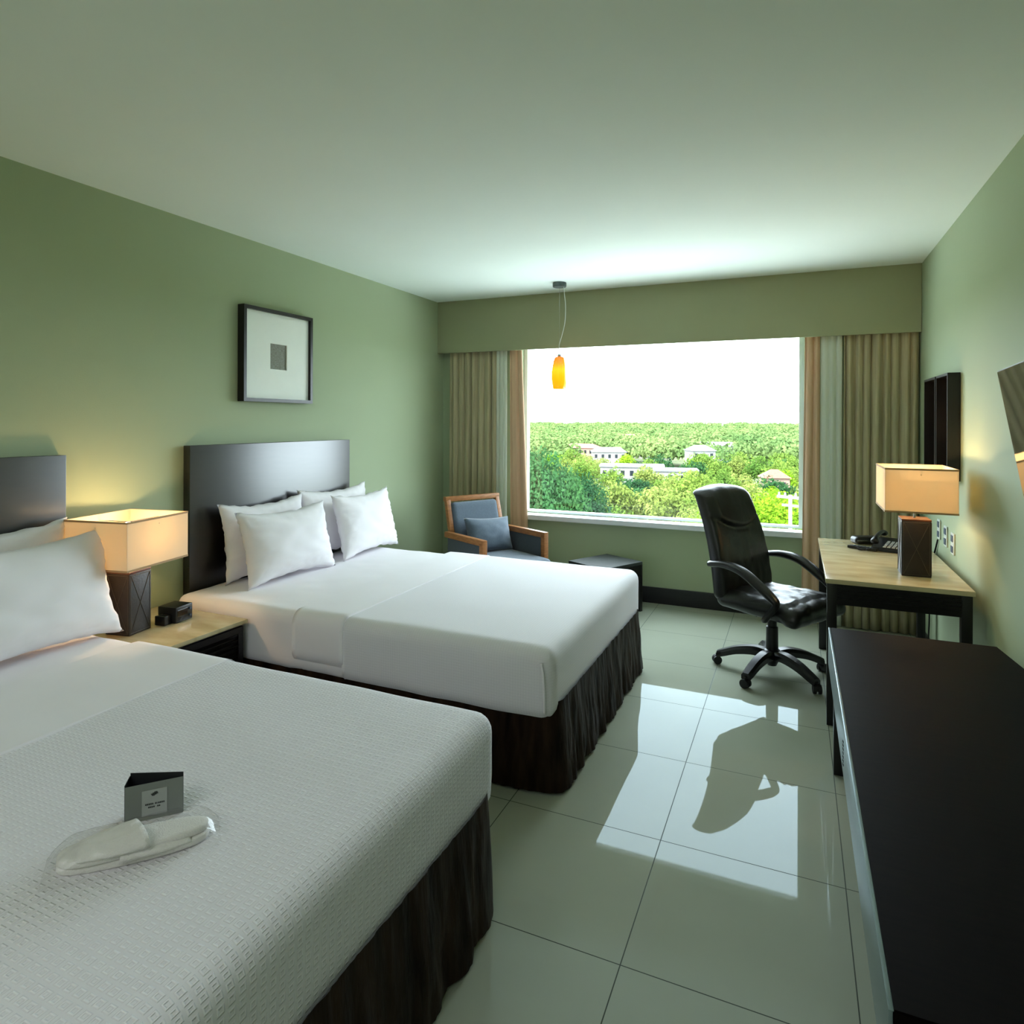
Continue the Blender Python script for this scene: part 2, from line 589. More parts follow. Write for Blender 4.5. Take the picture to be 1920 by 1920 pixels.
# ---------------------------------------------------------------- room shell
RX, RH, YW, YF = 3.942, 2.66, 5.547, 5.44
YB = -2.2
struct('floor', B((-0.15, YB, -0.12), (RX + 0.15, 5.75, 0)), 'floor')
struct('ceiling', B((-0.15, YB - 0.15, RH), (RX + 0.15, 5.75, RH + 0.2)), 'ceiling')
struct('wall_left', B((-0.15, YB - 0.15, 0), (0, 5.75, RH)), 'wall')
struct('wall_right', B((RX, YB - 0.15, 0), (RX + 0.15, 5.75, RH)), 'wall')
struct('wall_back', B((0, YB - 0.15, 0), (RX, YB, RH)), 'wall')
WX0, WX1, WZ0, WZ1 = 0.80, 3.185, 0.685, 2.30
bm = B((0, YW, 0), (RX, 5.75, WZ0 - 0.03))
box(bm, (0, YW, WZ0 - 0.03), (WX0, 5.75, RH))
box(bm, (WX1, YW, WZ0 - 0.03), (RX, 5.75, RH))
box(bm, (WX0, YW, WZ1), (WX1, 5.75, RH))
struct('wall_window', bm, 'wall')
# valance box along the ceiling in front of the window
bm = B((0.002, YF - 0.012, 2.172), (RX - 0.002, YF + 0.012, RH), 0.002)
struct('trim_1', bm, 'valance')
struct('baseboard_window', B((0.0, YW - 0.014, 0), (RX, YW, 0.134), 0.003), 'desk_wood')
struct('baseboard_left', B((0, YB, 0), (0.013, YW - 0.014, 0.10), 0.003), 'desk_wood')
struct('baseboard_right', B((RX - 0.013, YB, 0), (RX, YW - 0.014, 0.10), 0.003), 'desk_wood')
# window: frame, sill, pane
wf = bmesh.new()
box(wf, (WX0, 5.66, WZ0), (WX0 + 0.035, 5.72, WZ1))
box(wf, (WX1 - 0.035, 5.66, WZ0), (WX1, 5.72, WZ1))
box(wf, (WX0 + 0.035, 5.66, WZ0), (WX1 - 0.035, 5.72, WZ0 + 0.02))
box(wf, (WX0 + 0.035, 5.66, WZ1 - 0.035), (WX1 - 0.035, 5.72, WZ1))
win = struct('window_1', wf, 'sill')
sl = obj('window_sill', B((WX0 - 0.02, YW - 0.045, WZ0 - 0.05), (WX1 + 0.02, 5.66, WZ0 - 0.005), 0.006), 'sill', win)
obj('window_pane', B((WX0 + 0.03, 5.688, WZ0 + 0.015), (WX1 - 0.03, 5.692, WZ1 - 0.03)), 'glass', win)

# ---------------------------------------------------------------- beds
def make_bed(name, label, x1, y0, y1, ztop, spread, seed, hb, cover_x, fold_x):
    t = thing(name, label, 'bed', (0.06, (y0 + y1) / 2, 0))
    def part(n, bm, mt, smooth='all'):
        bmesh.ops.translate(bm, vec=(-0.06, -(y0 + y1) / 2, 0), verts=bm.verts)
        return obj(n, bm, mt, t, smooth)
    # headboard
    part('headboard', B((0.004, hb[0], 0.02), (0.055, hb[1], hb[2]), 0.003), 'headboard', True)
    # crushed satin skirt: perimeter wall with irregular folds
    sk = bmesh.new()
    xs1, ys0, ys1, rc = x1 + 0.012, y0 + 0.035, y1 - 0.035, 0.09
    path = []
    L = 0
    def addp(x, y, nx, ny):
        path.append((x, y, nx, ny))
    step = 0.012
    n = int((xs1 - rc - 0.07) / step)
    for i in range(n):
        addp(0.07 + i * step, ys0, 0, -1)
    for i in range(9):
        a = -pi / 2 + pi / 2 * i / 8
        addp(xs1 - rc + rc * cos(a), ys0 + rc + rc * sin(a), cos(a), sin(a))
    n2 = int((ys1 - ys0 - 2 * rc) / step)
    for i in range(1, n2):
        addp(xs1, ys0 + rc + i * step, 1, 0)
    for i in range(9):
        a = pi / 2 * i / 8
        addp(xs1 - rc + rc * cos(a), ys1 - rc + rc * sin(a), cos(a), sin(a))
    for i in range(n, 0, -1):
        addp(0.07 + i * step, ys1, 0, 1)
    rows = 12
    zt, zb = 0.37, 0.012
    gridv = []
    for i, (x, y, nx, ny) in enumerate(path):
        s = i * step
        rr = []
        for j in range(rows + 1):
            f = j / rows
            z = zt + (zb - zt) * f
            fold = 0.016 * noise.noise(Vector((s * 11, f * 0.8, seed))) + 0.010 * noise.noise(Vector((s * 26, f * 2.6, seed + 9))) + 0.006 * noise.noise(Vector((s * 70, f * 3, seed + 4)))
            off = fold * (0.3 + 0.9 * f) + 0.028 * f
            rr.append(sk.verts.new((x + nx * off, y + ny * off, z)))
        gridv.append(rr)
    for a, b in zip(gridv, gridv[1:]):
        for j in range(rows):
            sk.faces.new((a[j], b[j], b[j + 1], a[j + 1]))
    part('bed_skirt', sk, 'skirt')
    # mattress under its fitted sheet
    def dsp(p, nn):
        k = 0.004 * nz3(p, 5, seed) + 0.002 * nz3(p, 13, seed)
        return p + nn * k
    part('mattress', gridbox((0.075, y0 + 0.012, 0.30), (x1 - 0.012, y1 - 0.012, ztop - 0.012), 0.03, 0.05, disp=dsp), 'sheet')
    # top sheet band turned over the bedspread
    def dband(p, nn):
        return p + nn * (0.002 * nz3(p, 6, seed + 3))
    def sag(p, nn, lim=0):
        hem = 0.0
        if p.z < 0.36:
            hem = 0.006 * nz3((p.x, p.y, 0), 5, seed + 1)
        q = p + nn * (0.003 * nz3(p, 4, seed + 2)) + V(0, 0, hem)
        return q
    part('folded_sheet', gridbox((fold_x, y0 - 0.005, 0.345), (cover_x + 0.006, y1 + 0.005, ztop + 0.005), 0.025, 0.066, skip=('-z',), disp=dband, rx=(0, 0)), 'sheet')
    # bedspread
    c = gridbox((cover_x, y0, 0.295), (x1, y1, ztop), 0.022, 0.062, skip=('-z',), disp=sag, uvroll=True, rx=(0, 1))
    cv = part('bedspread', c, spread)
    # pleats folded at the two foot corners
    for yy, sy in ((y0, -1), (y1, 1)):
        pl = bmesh.new()
        pts = [(x1 - 0.030, yy + sy * 0.001, 0.345), (x1 - 0.030, yy + sy * 0.006, 0.40), (x1 - 0.034, yy + sy * 0.008, 0.50), (x1 - 0.045, yy + sy * 0.004, 0.548)]
        tube(pl, bez(pts, 5), [0.0055] * 15 + [0.008], 8, flat=(1, 0.6))
        part('corner_pleat', pl, 'sheet')
    return t

BZ = 0.60
bed1 = make_bed('bed', 'white double bed nearest the camera, embossed bedspread with a grey card on it', 2.255, 0.34, 1.915, BZ, 'spread', 3, (0.47, 1.925, 1.364), 1.12, 0.62)
bed2 = make_bed('bed', 'white double bed farther back, beyond the nightstand, smooth bedspread', 2.235, 2.475, 4.11, BZ, 'spread_fine', 11, (2.598, 4.02, 1.385), 1.195, 0.90)

def pillow(label, loc, w, h, T, lean, rz, seed, group):
    """standing pillow: width w along y, height h, thickness T"""
    bm = bmesh.new()
    n = 34
    F = {}
    for side in (1, -1):
        for i in range(n + 1):
            for j in range(n + 1):
                u, v = -1 + 2 * i / n, -1 + 2 * j / n
                edge = i in (0, n) or j in (0, n)
                if edge and side == -1:
                    F[(side, i, j)] = F[(1, i, j)]
                    continue
                cu, cv_ = 1 - 0.09 * (1 - v * v) ** 1.0 * 0 - 0.10 * (1 - abs(v) ** 2), 1 - 0.16 * (1 - abs(u) ** 2)
                y = u * w / 2 * (cu + 0.0)
                z = v * h / 2 * cv_
                th = ((1 - abs(u) ** 2.6) * (1 - abs(v) ** 2.6)) ** 0.55 * T / 2
                e = (1 - (1 - abs(u) ** 4) * (1 - abs(v) ** 4))
                wr = (0.006 * noise.noise(Vector((u * 3 + seed, v * 4, side * 2.0))) + 0.012 * e * noise.noise(Vector((u * 9 + seed, v * 9, side * 3.0))) + 0.008 * e * noise.noise(Vector((u * 21 + seed, v * 15, side))))
                if edge:
                    wr = 0
                    y += 0.010 * noise.noise(Vector((u * 5 + seed, v * 5, 8)))
                    z += 0.012 * noise.noise(Vector((u * 5, v * 5 + seed, 3)))
                bulge = -0.03 * (1 - v) * (1 - abs(u)) * 0
                F[(side, i, j)] = bm.verts.new((side * (th + wr) + bulge, y, z + h / 2))
        for i in range(n):
            for j in range(n):
                q = [F[(side, i, j)], F[(side, i + 1, j)], F[(side, i + 1, j + 1)], F[(side, i, j + 1)]]
                if len(set(q)) == 4:
                    try:
                        bm.faces.new(q)
                    except ValueError:
                        pass
    o = obj('pillow', bm, 'pillow', smooth='all')
    o.location = loc
    o.rotation_euler = (0, lean, rz)
    return tag(o, label, 'pillow', group)

G1, G2 = 'pillows on the near bed', 'pillows on the far bed'
lean = radians(-14)
pillow('white pillow at the back of the near bed, against its dark headboard', (0.19, 1.52, 0.592), 0.74, 0.50, 0.15, radians(-8), 0, 4, G1)
pillow('large white pillow in front on the near bed, its corner beside the lamp', (0.42, 1.565, 0.588), 0.80, 0.475, 0.18, lean, radians(3), 9, G1)
pillow('white pillow at the back left of the far bed, mostly hidden', (0.19, 3.07, 0.592), 0.70, 0.46, 0.15, radians(-8), 0, 5, G2)
pillow('white pillow at the back right of the far bed, its corner highest', (0.19, 3.75, 0.592), 0.72, 0.48, 0.15, radians(-9), radians(-2), 6, G2)
pillow('plump white pillow standing front left on the far bed', (0.385, 3.07, 0.585), 0.72, 0.435, 0.20, lean, radians(-2), 7, G2)
pillow('white pillow standing front right on the far bed, toward the window', (0.37, 3.88, 0.585), 0.70, 0.455, 0.17, lean, radians(2), 8, G2)

# ---------------------------------------------------------------- nightstand
t = thing('nightstand', 'dark nightstand with a beige stone top between the two beds', 'nightstand', (0.3, 2.2, 0))
def P_(n, bm, mt, sm=True, par=None, off=(-0.3, -2.2, 0)):
    bmesh.ops.translate(bm, vec=off, verts=bm.verts)
    return obj(n, bm, mt, par or t, sm)
P_('stone_top', B((0.02, 1.945, 0.512), (0.622, 2.465, 0.532), 0.003), 'beige_stone')
bm = B((0.03, 1.96, 0.06), (0.60, 2.45, 0.512), 0.002)
P_('body', bm, 'desk_wood')
df = bmesh.new()
box(df, (0.60, 1.965, 0.08), (0.612, 1.995, 0.50))
box(df, (0.60, 2.415, 0.08), (0.612, 2.445, 0.50))
box(df, (0.60, 1.995, 0.47), (0.612, 2.415, 0.50))
for k in range(14):
    z = 0.46 - k * 0.027
    s = B((0.600, 1.995, -0.010), (0.604, 2.415, 0.010))
    join(df, s, Matrix.Translation((0.004, 0, z)) @ Matrix.Translation((0.6, 0, 0)) @ Matrix.Rotation(radians(24), 4, 'Y') @ Matrix.Translation((-0.6, 0, 0)))
P_('louvred_door', df, 'desk_wood')
for x in (0.05, 0.55):
    for y in (1.98, 2.40):
        P_('leg', B((x, y, 0), (x + 0.03, y + 0.03, 0.06)), 'desk_wood')

# ---------------------------------------------------------------- box lamps
def make_lamp(label, loc, rz, sx, sy, energy, dz=0.0):
    t = thing('table_lamp', label, 'lamp', loc, rz, 'square shaded table lamps')
    b = 0.066
    base = B((-b, -b, 0), (b, b, 0.283), 0.004)
    bo = obj('lamp_base', base, 'lamp_leather', t, True)
    st = bmesh.new()
    for k in range(4):
        mt = Matrix.Rotation(k * pi / 2, 4, 'Z')
        for a, c in (((-0.055, 0.012), (0.055, 0.272)), ((-0.055, 0.272), (0.055, 0.012))):
            q = bmesh.new()
            tube(q, [(a[0], -b - 0.0006, a[1]), (c[0], -b - 0.0006, c[1])], 0.0016, 6)
            join(st, q, mt)
        for a, c in (((-0.058, 0.009), (0.058, 0.009)), ((-0.058, 0.275), (0.058, 0.275)), ((-0.058, 0.009), (-0.058, 0.275)), ((0.058, 0.009), (0.058, 0.275))):
            q = bmesh.new()
            tube(q, [(a[0], -b - 0.0004, a[1]), (c[0], -b - 0.0004, c[1])], 0.0014, 6)
            join(st, q, mt)
    obj('stitching', st, 'stitch', bo)
    obj('wooden_cap', B((-b, -b, 0.283), (b, b, 0.292), 0.002), 'copper', t, True)
    bm = bmesh.new()
    tube(bm, [(0, 0, 0.29), (0, 0, 0.40)], 0.006, 12)
    obj('stem', bm, 'chrome', t, True)
    z0, z1 = 0.325 + dz, 0.545 + dz
    sh = bmesh.new()
    th = 0.0015
    for (x0, x1, y0, y1) in ((-sx, sx, -sy, -sy + th), (-sx, sx, sy - th, sy), (-sx, -sx + th, -sy + th, sy - th), (sx - th, sx, -sy + th, sy - th)):
        box(sh, (x0, y0, z0), (x1, y1, z1))
    obj('lamp_shade', sh, 'shade', t)
    tr = bmesh.new()
    e = 0.0012
    for za, zb in ((z0 - 0.001, z0 + 0.008), (z1 - 0.008, z1 + 0.001)):
        tr = bmesh.new()
        for (x0, x1, y0, y1) in ((-sx - e, sx + e, -sy - e, -sy), (-sx - e, sx + e, sy, sy + e), (-sx - e, -sx, -sy, sy), (sx, sx + e, -sy, sy)):
            box(tr, (x0, y0, za), (x1, y1, zb))
        obj('shade_trim', tr, M_trim, t)
    sp = bmesh.new()
    tube(sp, [(-sx, 0, z1 - 0.03), (sx, 0, z1 - 0.03)], 0.002, 6)
    tube(sp, [(0, -sy, z1 - 0.03), (0, sy, z1 - 0.03)], 0.002, 6)
    tube(sp, [(0, 0, 0.40), (0, 0, z1 - 0.03)], 0.002, 6)
    obj('shade_spider', sp, 'chrome', t)
    bl = bmesh.new()
    bmesh.ops.create_uvsphere(bl, u_segments=16, v_segments=10, radius=0.027)
    bmesh.ops.translate(bl, vec=(0.0, 0, 0.43), verts=bl.verts)
    obj('light_bulb', bl, 'bulb', t, 'all')
    ld = bpy.data.lights.new('bulb_light', 'POINT')
    ld.energy = energy
    ld.color = (1.0, 0.66, 0.34)
    ld.shadow_soft_size = 0.03
    lo = bpy.data.objects.new('bulb_light', ld)
    COL.objects.link(lo)
    lo.location = (0.0, 0, 0.475)
    lo.parent = t
    return t
M_trim = mat('tan_shade_trim', (176, 142, 100), 0.7, noise_amt=0.05)
make_lamp('leather and wood lamp with a box shade on the nightstand between the beds', (0.262, 2.085, 0.5325), radians(11), 0.168, 0.19, 4.4)
make_lamp('leather lamp with a box shade on the desk beneath the two wall boxes', (3.692, 3.965, 0.7405), 0, 0.155, 0.20, 5.0, 0.014)

# ---------------------------------------------------------------- clock radio
t = thing('clock_radio', 'small black clock radio beside the lamp on the nightstand', 'clock', (0.31, 2.30, 0.5325), radians(8))
obj('radio_body', B((-0.055, -0.055, 0), (0.055, 0.055, 0.078), 0.006), 'black_plastic', t, True)
obj('display', B((0.0545, -0.045, 0.03), (0.057, 0.02, 0.062), 0.001), 'glass_dark', t)
for y, z in ((0.035, 0.055), (0.035, 0.022)):
    bm = bmesh.new()
    tube(bm, [(0.054, y, z), (0.062, y, z)], 0.006, 12)
    obj('knob', bm, 'outlet_dark', t, True)
bm = B((-0.03, -0.10, 0), (0.03, -0.057, 0.045), 0.004)
obj('snooze_module', bm, 'black_plastic', t, True)

# ---------------------------------------------------------------- picture over the beds
t = thing('picture_frame', 'black framed white picture with a small print above the far headboard', 'picture', (0, 3.3, 1.94))
y0, y1, z0, z1 = -0.315, 0.305, -0.295, 0.300
fw, fd = 0.022, 0.055
bm = bmesh.new()
box(bm, (0.003, y0, z0), (fd, y0 + fw, z1))
box(bm, (0.003, y1 - fw, z0), (fd, y1, z1))
box(bm, (0.003, y0 + fw, z0), (fd, y1 - fw, z0 + fw))
box(bm, (0.003, y0 + fw, z1 - fw), (fd, y1 - fw, z1))
obj('frame', bm, 'desk_wood', t)
# mat with a window cut
bm = bmesh.new()
a, b, c, d = -0.075, 0.075, -0.08, 0.085
for (p0, p1, q0, q1) in ((y0 + fw, a, z0 + fw, z1 - fw), (b, y1 - fw, z0 + fw, z1 - fw), (a, b, z0 + fw, c), (a, b, d, z1 - fw)):
    box(bm, (0.026, p0, q0), (0.034, p1, q1))
obj('mat_board', bm, 'white_mat', t)
obj('print', B((0.018, a - 0.01, c - 0.01), (0.0255, b + 0.01, d + 0.01)), 'print', t)

# ---------------------------------------------------------------- two shadow boxes on the right wall
def shadow_box(label, ya, yb):
    t = thing('shadow_box_frame', label, 'picture frame', (RX, (ya + yb) / 2, 1.51), 0, 'dark box frames above the desk')
    h0, h1, w, dp, fw = -0.30, 0.29, (yb - ya) / 2, 0.062, 0.014
    bm = bmesh.new()
    box(bm, (-dp, -w, h0), (-0.003, -w + fw, h1))
    box(bm, (-dp, w - fw, h0), (-0.003, w, h1))
    box(bm, (-dp, -w + fw, h0), (-0.003, w - fw, h0 + fw))
    box(bm, (-dp, -w + fw, h1 - fw), (-0.003, w - fw, h1))
    obj('frame', bm, 'desk_wood', t)
    obj('backing_panel', B((-0.008, -w + fw, h0 + fw), (-0.003, w - fw, h1 - fw)), 'copper', t)
    obj('inner_panel', B((-0.020, -w + 0.10, h0 + 0.09), (-0.008, w - 0.10, h1 - 0.09), 0.002), 'glass_dark', t)
    return t
shadow_box('dark box frame on the right wall nearer the camera, above the desk lamp', 4.225, 4.545)
shadow_box('dark box frame on the right wall nearer the window curtain', 4.575, 4.935)

# ---------------------------------------------------------------- television on its wall bracket
t = thing('television', 'flat television tilted downward high on the right wall, cut by the frame', 'television')
P0 = V(3.772, 2.80, 1.708)
ea = (V(3.735, 2.40, 1.708) - P0).normalized()
dn = V(0.079, 0, -0.453)
dn = (dn - ea * dn.dot(ea)).normalized()
nrm = ea.cross(dn)
if nrm.x > 0:
    nrm = -nrm
R3 = Matrix((ea, dn, -nrm)).transposed().to_4x4()
t.matrix_world = Matrix.Translation(P0) @ R3
TW, TH = 0.98, 0.58
obj('bezel', B((0, 0, 0.002), (TW, TH, 0.028), 0.002), 'black_plastic', t)
obj('screen', B((0.004, 0.004, 0), (TW - 0.004, TH - 0.004, 0.0025)), 'screen', t)
obj('wall_bracket', B((TW / 2 - 0.16, TH / 2 - 0.12, 0.028), (TW / 2 + 0.16, TH / 2 + 0.12, 0.075), 0.003), 'black_plastic', t)
bm = bmesh.new()
inv = t.matrix_world.inverted()
tube(bm, [V(TW / 2, TH / 2, 0.07), inv @ V(RX - 0.03, 2.36, 1.45)], 0.018, 10)
obj('bracket_arm', bm, 'black_plastic', t)

# ---------------------------------------------------------------- desk
DX0, DX1, DY0, DY1, DZ = 3.268, 3.895, 3.665, 4.94, 0.74
t = thing('desk', 'dark wooden writing desk with a beige stone top by the right wall', 'desk', (3.58, 4.3, 0))
off = (-3.58, -4.3, 0)
P_('desk_top', B((DX0, DY0, DZ - 0.024), (DX1, DY1, DZ), 0.003), 'beige_stone', True, t, off)
bm = bmesh.new()
for (a, b) in (((DX0 + 0.012, DY0 + 0.012, 0.612), (DX1 - 0.012, DY0 + 0.035, DZ - 0.024)), ((DX0 + 0.012, DY1 - 0.035, 0.612), (DX1 - 0.012, DY1 - 0.012, DZ - 0.024)), ((DX1 - 0.035, DY0 + 0.035, 0.612), (DX1 - 0.012, DY1 - 0.035, DZ - 0.024)), ((DX0 + 0.012, DY0 + 0.035, 0.66), (DX0 + 0.034, DY1 - 0.035, DZ - 0.024))):
    box(bm, a, b)
for k in range(4):
    z = 0.632 + k * 0.018
    box(bm, (DX0 + 0.05, DY0 + 0.006, z), (DX1 - 0.05, DY0 + 0.013, z + 0.011))
P_('apron', bm, 'desk_wood', True, t, off)
for x in (DX0 + 0.006, DX1 - 0.055):
    for y in (DY0 + 0.006, DY1 - 0.055):
        bm = bmesh.new()
        q = B((x, y, 0), (x + 0.045, y + 0.045, DZ - 0.025), 0.003)
        P_('leg', q, 'desk_wood', True, t, off)

# ---------------------------------------------------------------- dresser / media console
t = thing('console_table', 'long black-brown console table along the right wall, lower right', 'console', (3.58, 2.2, 0))
off = (-3.58, -2.2, 0)
CZ = 0.62
bm = bmesh.new()
prof = [(3.268, 1.165), (3.93, 1.165), (3.93, 2.70), (3.875, 3.23), (3.272, 3.225)]
for z0, z1 in ((CZ - 0.03, CZ),):
    lo = [bm.verts.new((x, y, z0)) for x, y in prof]
    hi = [bm.verts.new((x, y, z1)) for x, y in prof]
    bm.faces.new(hi)
    bm.faces.new(lo[::-1])
    for i in range(5):
        bm.faces.new((lo[i], lo[(i + 1) % 5], hi[(i + 1) % 5], hi[i]))
bmesh.ops.bevel(bm, geom=[e for e in bm.edges if abs(e.verts[0].co.z - e.verts[1].co.z) < 1e-4], offset=0.002, segments=2, affect='EDGES')
P_('table_top', bm, 'dark_wood', True, t, off)
P_('front_fascia', B((3.262, 1.165, 0.462), (3.270, 3.225, CZ - 0.001), 0.001), 'front_gloss', True, t, off)
for k in range(3):
    ya = 1.20 + k * 0.66
    yb = min(ya + 0.64, 3.14)
    P_('drawer', B((3.274, ya, 0.475), (3.86, yb, CZ - 0.031), 0.003), 'desk_wood', True, t, off)
bm = bmesh.new()
for k in range(7):
    for j in (0, 1):
        q = bmesh.new()
        y = 2.205 + j * 0.022
        z = 0.567 - k * 0.0115 - j * 0.006
        tube(q, [(3.2608, y, z), (3.264, y, z)], 0.0036, 10)
        join(bm, q)
P_('vent_holes', bm, 'rubber', False, t, off)
for x in (3.282, 3.83):
    for y in (3.165, 1.18):
        P_('leg', B((x, y, 0), (x + 0.05, y + 0.05, CZ - 0.03), 0.003), 'desk_wood', True, t, off)
P_('back_panel', B((3.88, 1.18, 0.02), (3.90, 2.70, CZ - 0.03)), 'desk_wood', True, t, off)

# lower cabinet continuing past the console toward the camera
t = thing('luggage_bench', 'black bench past the near end of the console, bottom right corner', 'bench', (3.6, 0.8, 0))
off = (-3.6, -0.8, 0)
P_('bench_top', B((3.30, 0.45, 0.42), (3.92, 1.15, 0.45), 0.004), 'desk_wood', True, t, off)
for x in (3.31, 3.87):
    for y in (0.46, 1.10):
        P_('leg', B((x, y, 0), (x + 0.04, y + 0.04, 0.42), 0.003), 'desk_wood', True, t, off)
P_('slatted_shelf', B((3.33, 0.48, 0.12), (3.89, 1.12, 0.14), 0.003), 'desk_wood', True, t, off)

# ---------------------------------------------------------------- telephone, remote
t = thing('telephone', 'black desk telephone with pale keys behind the desk lamp', 'telephone', (3.665, 4.66, DZ), radians(-20))
bm = bmesh.new()
ph = [(-0.09, -0.11, 0.022), (0.09, -0.11, 0.022), (0.09, 0.11, 0.06), (-0.09, 0.11, 0.06)]
lo = [bm.verts.new((x, y, 0.001)) for x, y, z in ph]
hi = [bm.verts.new((x * 0.96, y * 0.96, z)) for x, y, z in ph]
bm.faces.new(hi)
bm.faces.new(lo[::-1])
for i in range(4):
    bm.faces.new((lo[i], lo[(i + 1) % 4], hi[(i + 1) % 4], hi[i]))
bmesh.ops.bevel(bm, geom=bm.edges[:], offset=0.006, segments=2, affect='EDGES')
pb = obj('phone_body', bm, 'black_plastic', t, True)
kb = bmesh.new()
for i in range(4):
    for j in range(5):
        x, y = -0.012 + i * 0.024, -0.088 + j * 0.026
        z = 0.022 + (y + 0.11) / 0.22 * 0.038
        box(kb, (x - 0.008, y - 0.008, z), (x + 0.008, y + 0.008, z + 0.006), 0.001)
obj('keypad', kb, 'key', pb)
hs = bmesh.new()
tube(hs, bez([(-0.062, -0.105, 0.055), (-0.062, -0.07, 0.08), (-0.062, 0.0, 0.095), (-0.062, 0.07, 0.098), (-0.062, 0.11, 0.080)], 5), [0.024, 0.024, 0.023, 0.02, 0.017, 0.015] + [0.013] * 10 + [0.016, 0.02, 0.023, 0.024, 0.022], 12, flat=(1, 0.75))
obj('handset', hs, 'black_plastic', t, 'all')
cd = bmesh.new()
pts = []
for k in range(160):
    a = k * 0.9
    s = k / 159
    c = V(-0.07 - 0.09 * s, -0.12 + 0.06 * sin(s * pi) * -1, 0.010)
    pts.append(c + V(0, cos(a) * 0.0055, sin(a) * 0.0055 + 0.002))
tube(cd, pts, 0.0018, 6)
obj('coiled_cord', cd, 'rubber', t)
t = thing('black_case', 'rounded black case beside the telephone at the far desk corner', 'case', (3.545, 4.83, DZ), radians(25))
bm = gridbox((-0.085, -0.045, 0.001), (0.085, 0.045, 0.050), 0.009, 0.022)
obj('case_body', bm, 'black_plastic', t, 'all')
bm = bmesh.new()
tube(bm, [(-0.08, -0.046, 0.027), (0.08, -0.046, 0.027)], 0.0015, 6)
obj('zip', bm, 'chrome', t)
t = thing('remote_control', 'slim black remote control lying on the desk by the telephone', 'remote control', (3.51, 4.60, DZ), radians(62))
obj('remote_body', B((-0.024, -0.085, 0.001), (0.024, 0.085, 0.018), 0.006), 'black_plastic', t, True)
bm = bmesh.new()
for i in range(3):
    for j in range(6):
        q = bmesh.new()
        x, y = -0.014 + i * 0.014, -0.05 + j * 0.02
        tube(q, [(x, y, 0.017), (x, y, 0.020)], 0.004, 8)
        join(bm, q)
obj('buttons', bm, 'outlet_dark', t)

# ---------------------------------------------------------------- wall outlets
def outlet(label, y, zc):
    t = thing('wall_outlet', label, 'outlet', (RX, y, zc), 0, 'outlets above the desk')
    obj('cover_plate', B((-0.008, -0.040, -0.060), (-0.001, 0.040, 0.060), 0.002), 'white_plastic', t)
    for z_ in (0.012, -0.048):
        obj('socket', B((-0.012, -0.022, z_), (-0.008, 0.022, z_ + 0.036), 0.001), 'outlet_dark', t)
outlet('wall outlet in the row above the desk, farthest from the camera', 4.78, 0.87)
outlet('wall outlet in the middle of the row above the desk', 4.58, 0.857)
outlet('wall outlet in the row above the desk, nearest the camera', 4.39, 0.845)
bm = bmesh.new()
tube(bm, bez([(RX - 0.008, 4.80, 0.80), (RX - 0.012, 4.97, 0.60), (RX - 0.012, 5.03, 0.40), (RX - 0.012, 5.05, 0.20), (RX - 0.02, 5.06, 0.006)], 8), 0.005, 8)
tag(obj('power_cable', bm, 'rubber', None, 'all'), 'thin dark cable hanging down the right wall beneath the desk', 'cable')

# ---------------------------------------------------------------- pendant lamp
t = thing('pendant_lamp', 'amber glass pendant lamp hanging from the ceiling before the window', 'lamp', (1.362, 5.05, RH))
bm = lathe(bmesh.new(), [(0, 0), (0.054, 0), (0.056, -0.006), (0.056, -0.03), (0.052, -0.036), (0.0, -0.036)], n=32)
obj('ceiling_canopy', bm, 'grey_metal', t, True)
bm = bmesh.new()
for q in ([(0.0, 0, -0.036), (0.0, 0, -0.62)],):
    tube(bm, q, 0.0012, 6)
obj('steel_wire', bm, 'chrome', t)
bm = bmesh.new()
tube(bm, bez([(0.035, 0, -0.036), (0.042, 0, -0.10), (0.052, 0, -0.20), (0.046, 0, -0.33), (0.022, 0, -0.43), (0.0, 0, -0.50), (-0.004, 0, -0.53), (-0.03, 0.0, -0.56), (-0.046, 0, -0.60), (-0.05, 0, -0.64), (-0.03, 0, -0.655), (0.0, 0, -0.615)], 8), 0.0028, 8)
obj('power_cord', bm, 'white_plastic', t, 'all')
prof = [(0.008, 0.0), (0.030, -0.001), (0.038, -0.008), (0.046, -0.035), (0.054, -0.07), (0.060, -0.105), (0.063, -0.14), (0.063, -0.17), (0.060, -0.205), (0.055, -0.235), (0.050, -0.262), (0.047, -0.262), (0.052, -0.235), (0.057, -0.205), (0.060, -0.165), (0.058, -0.11), (0.050, -0.06), (0.034, -0.008), (0.008, -0.004)]
bm = lathe(bmesh.new(), [(r, z - 0.605) for r, z in prof], n=40)
obj('glass_shade', bm, 'amber', t, 'all')
bm = lathe(bmesh.new(), [(0, -0.580), (0.012, -0.582), (0.016, -0.604), (0.0, -0.606)], n=20)
obj('shade_cap', bm, 'chrome', t, 'all')

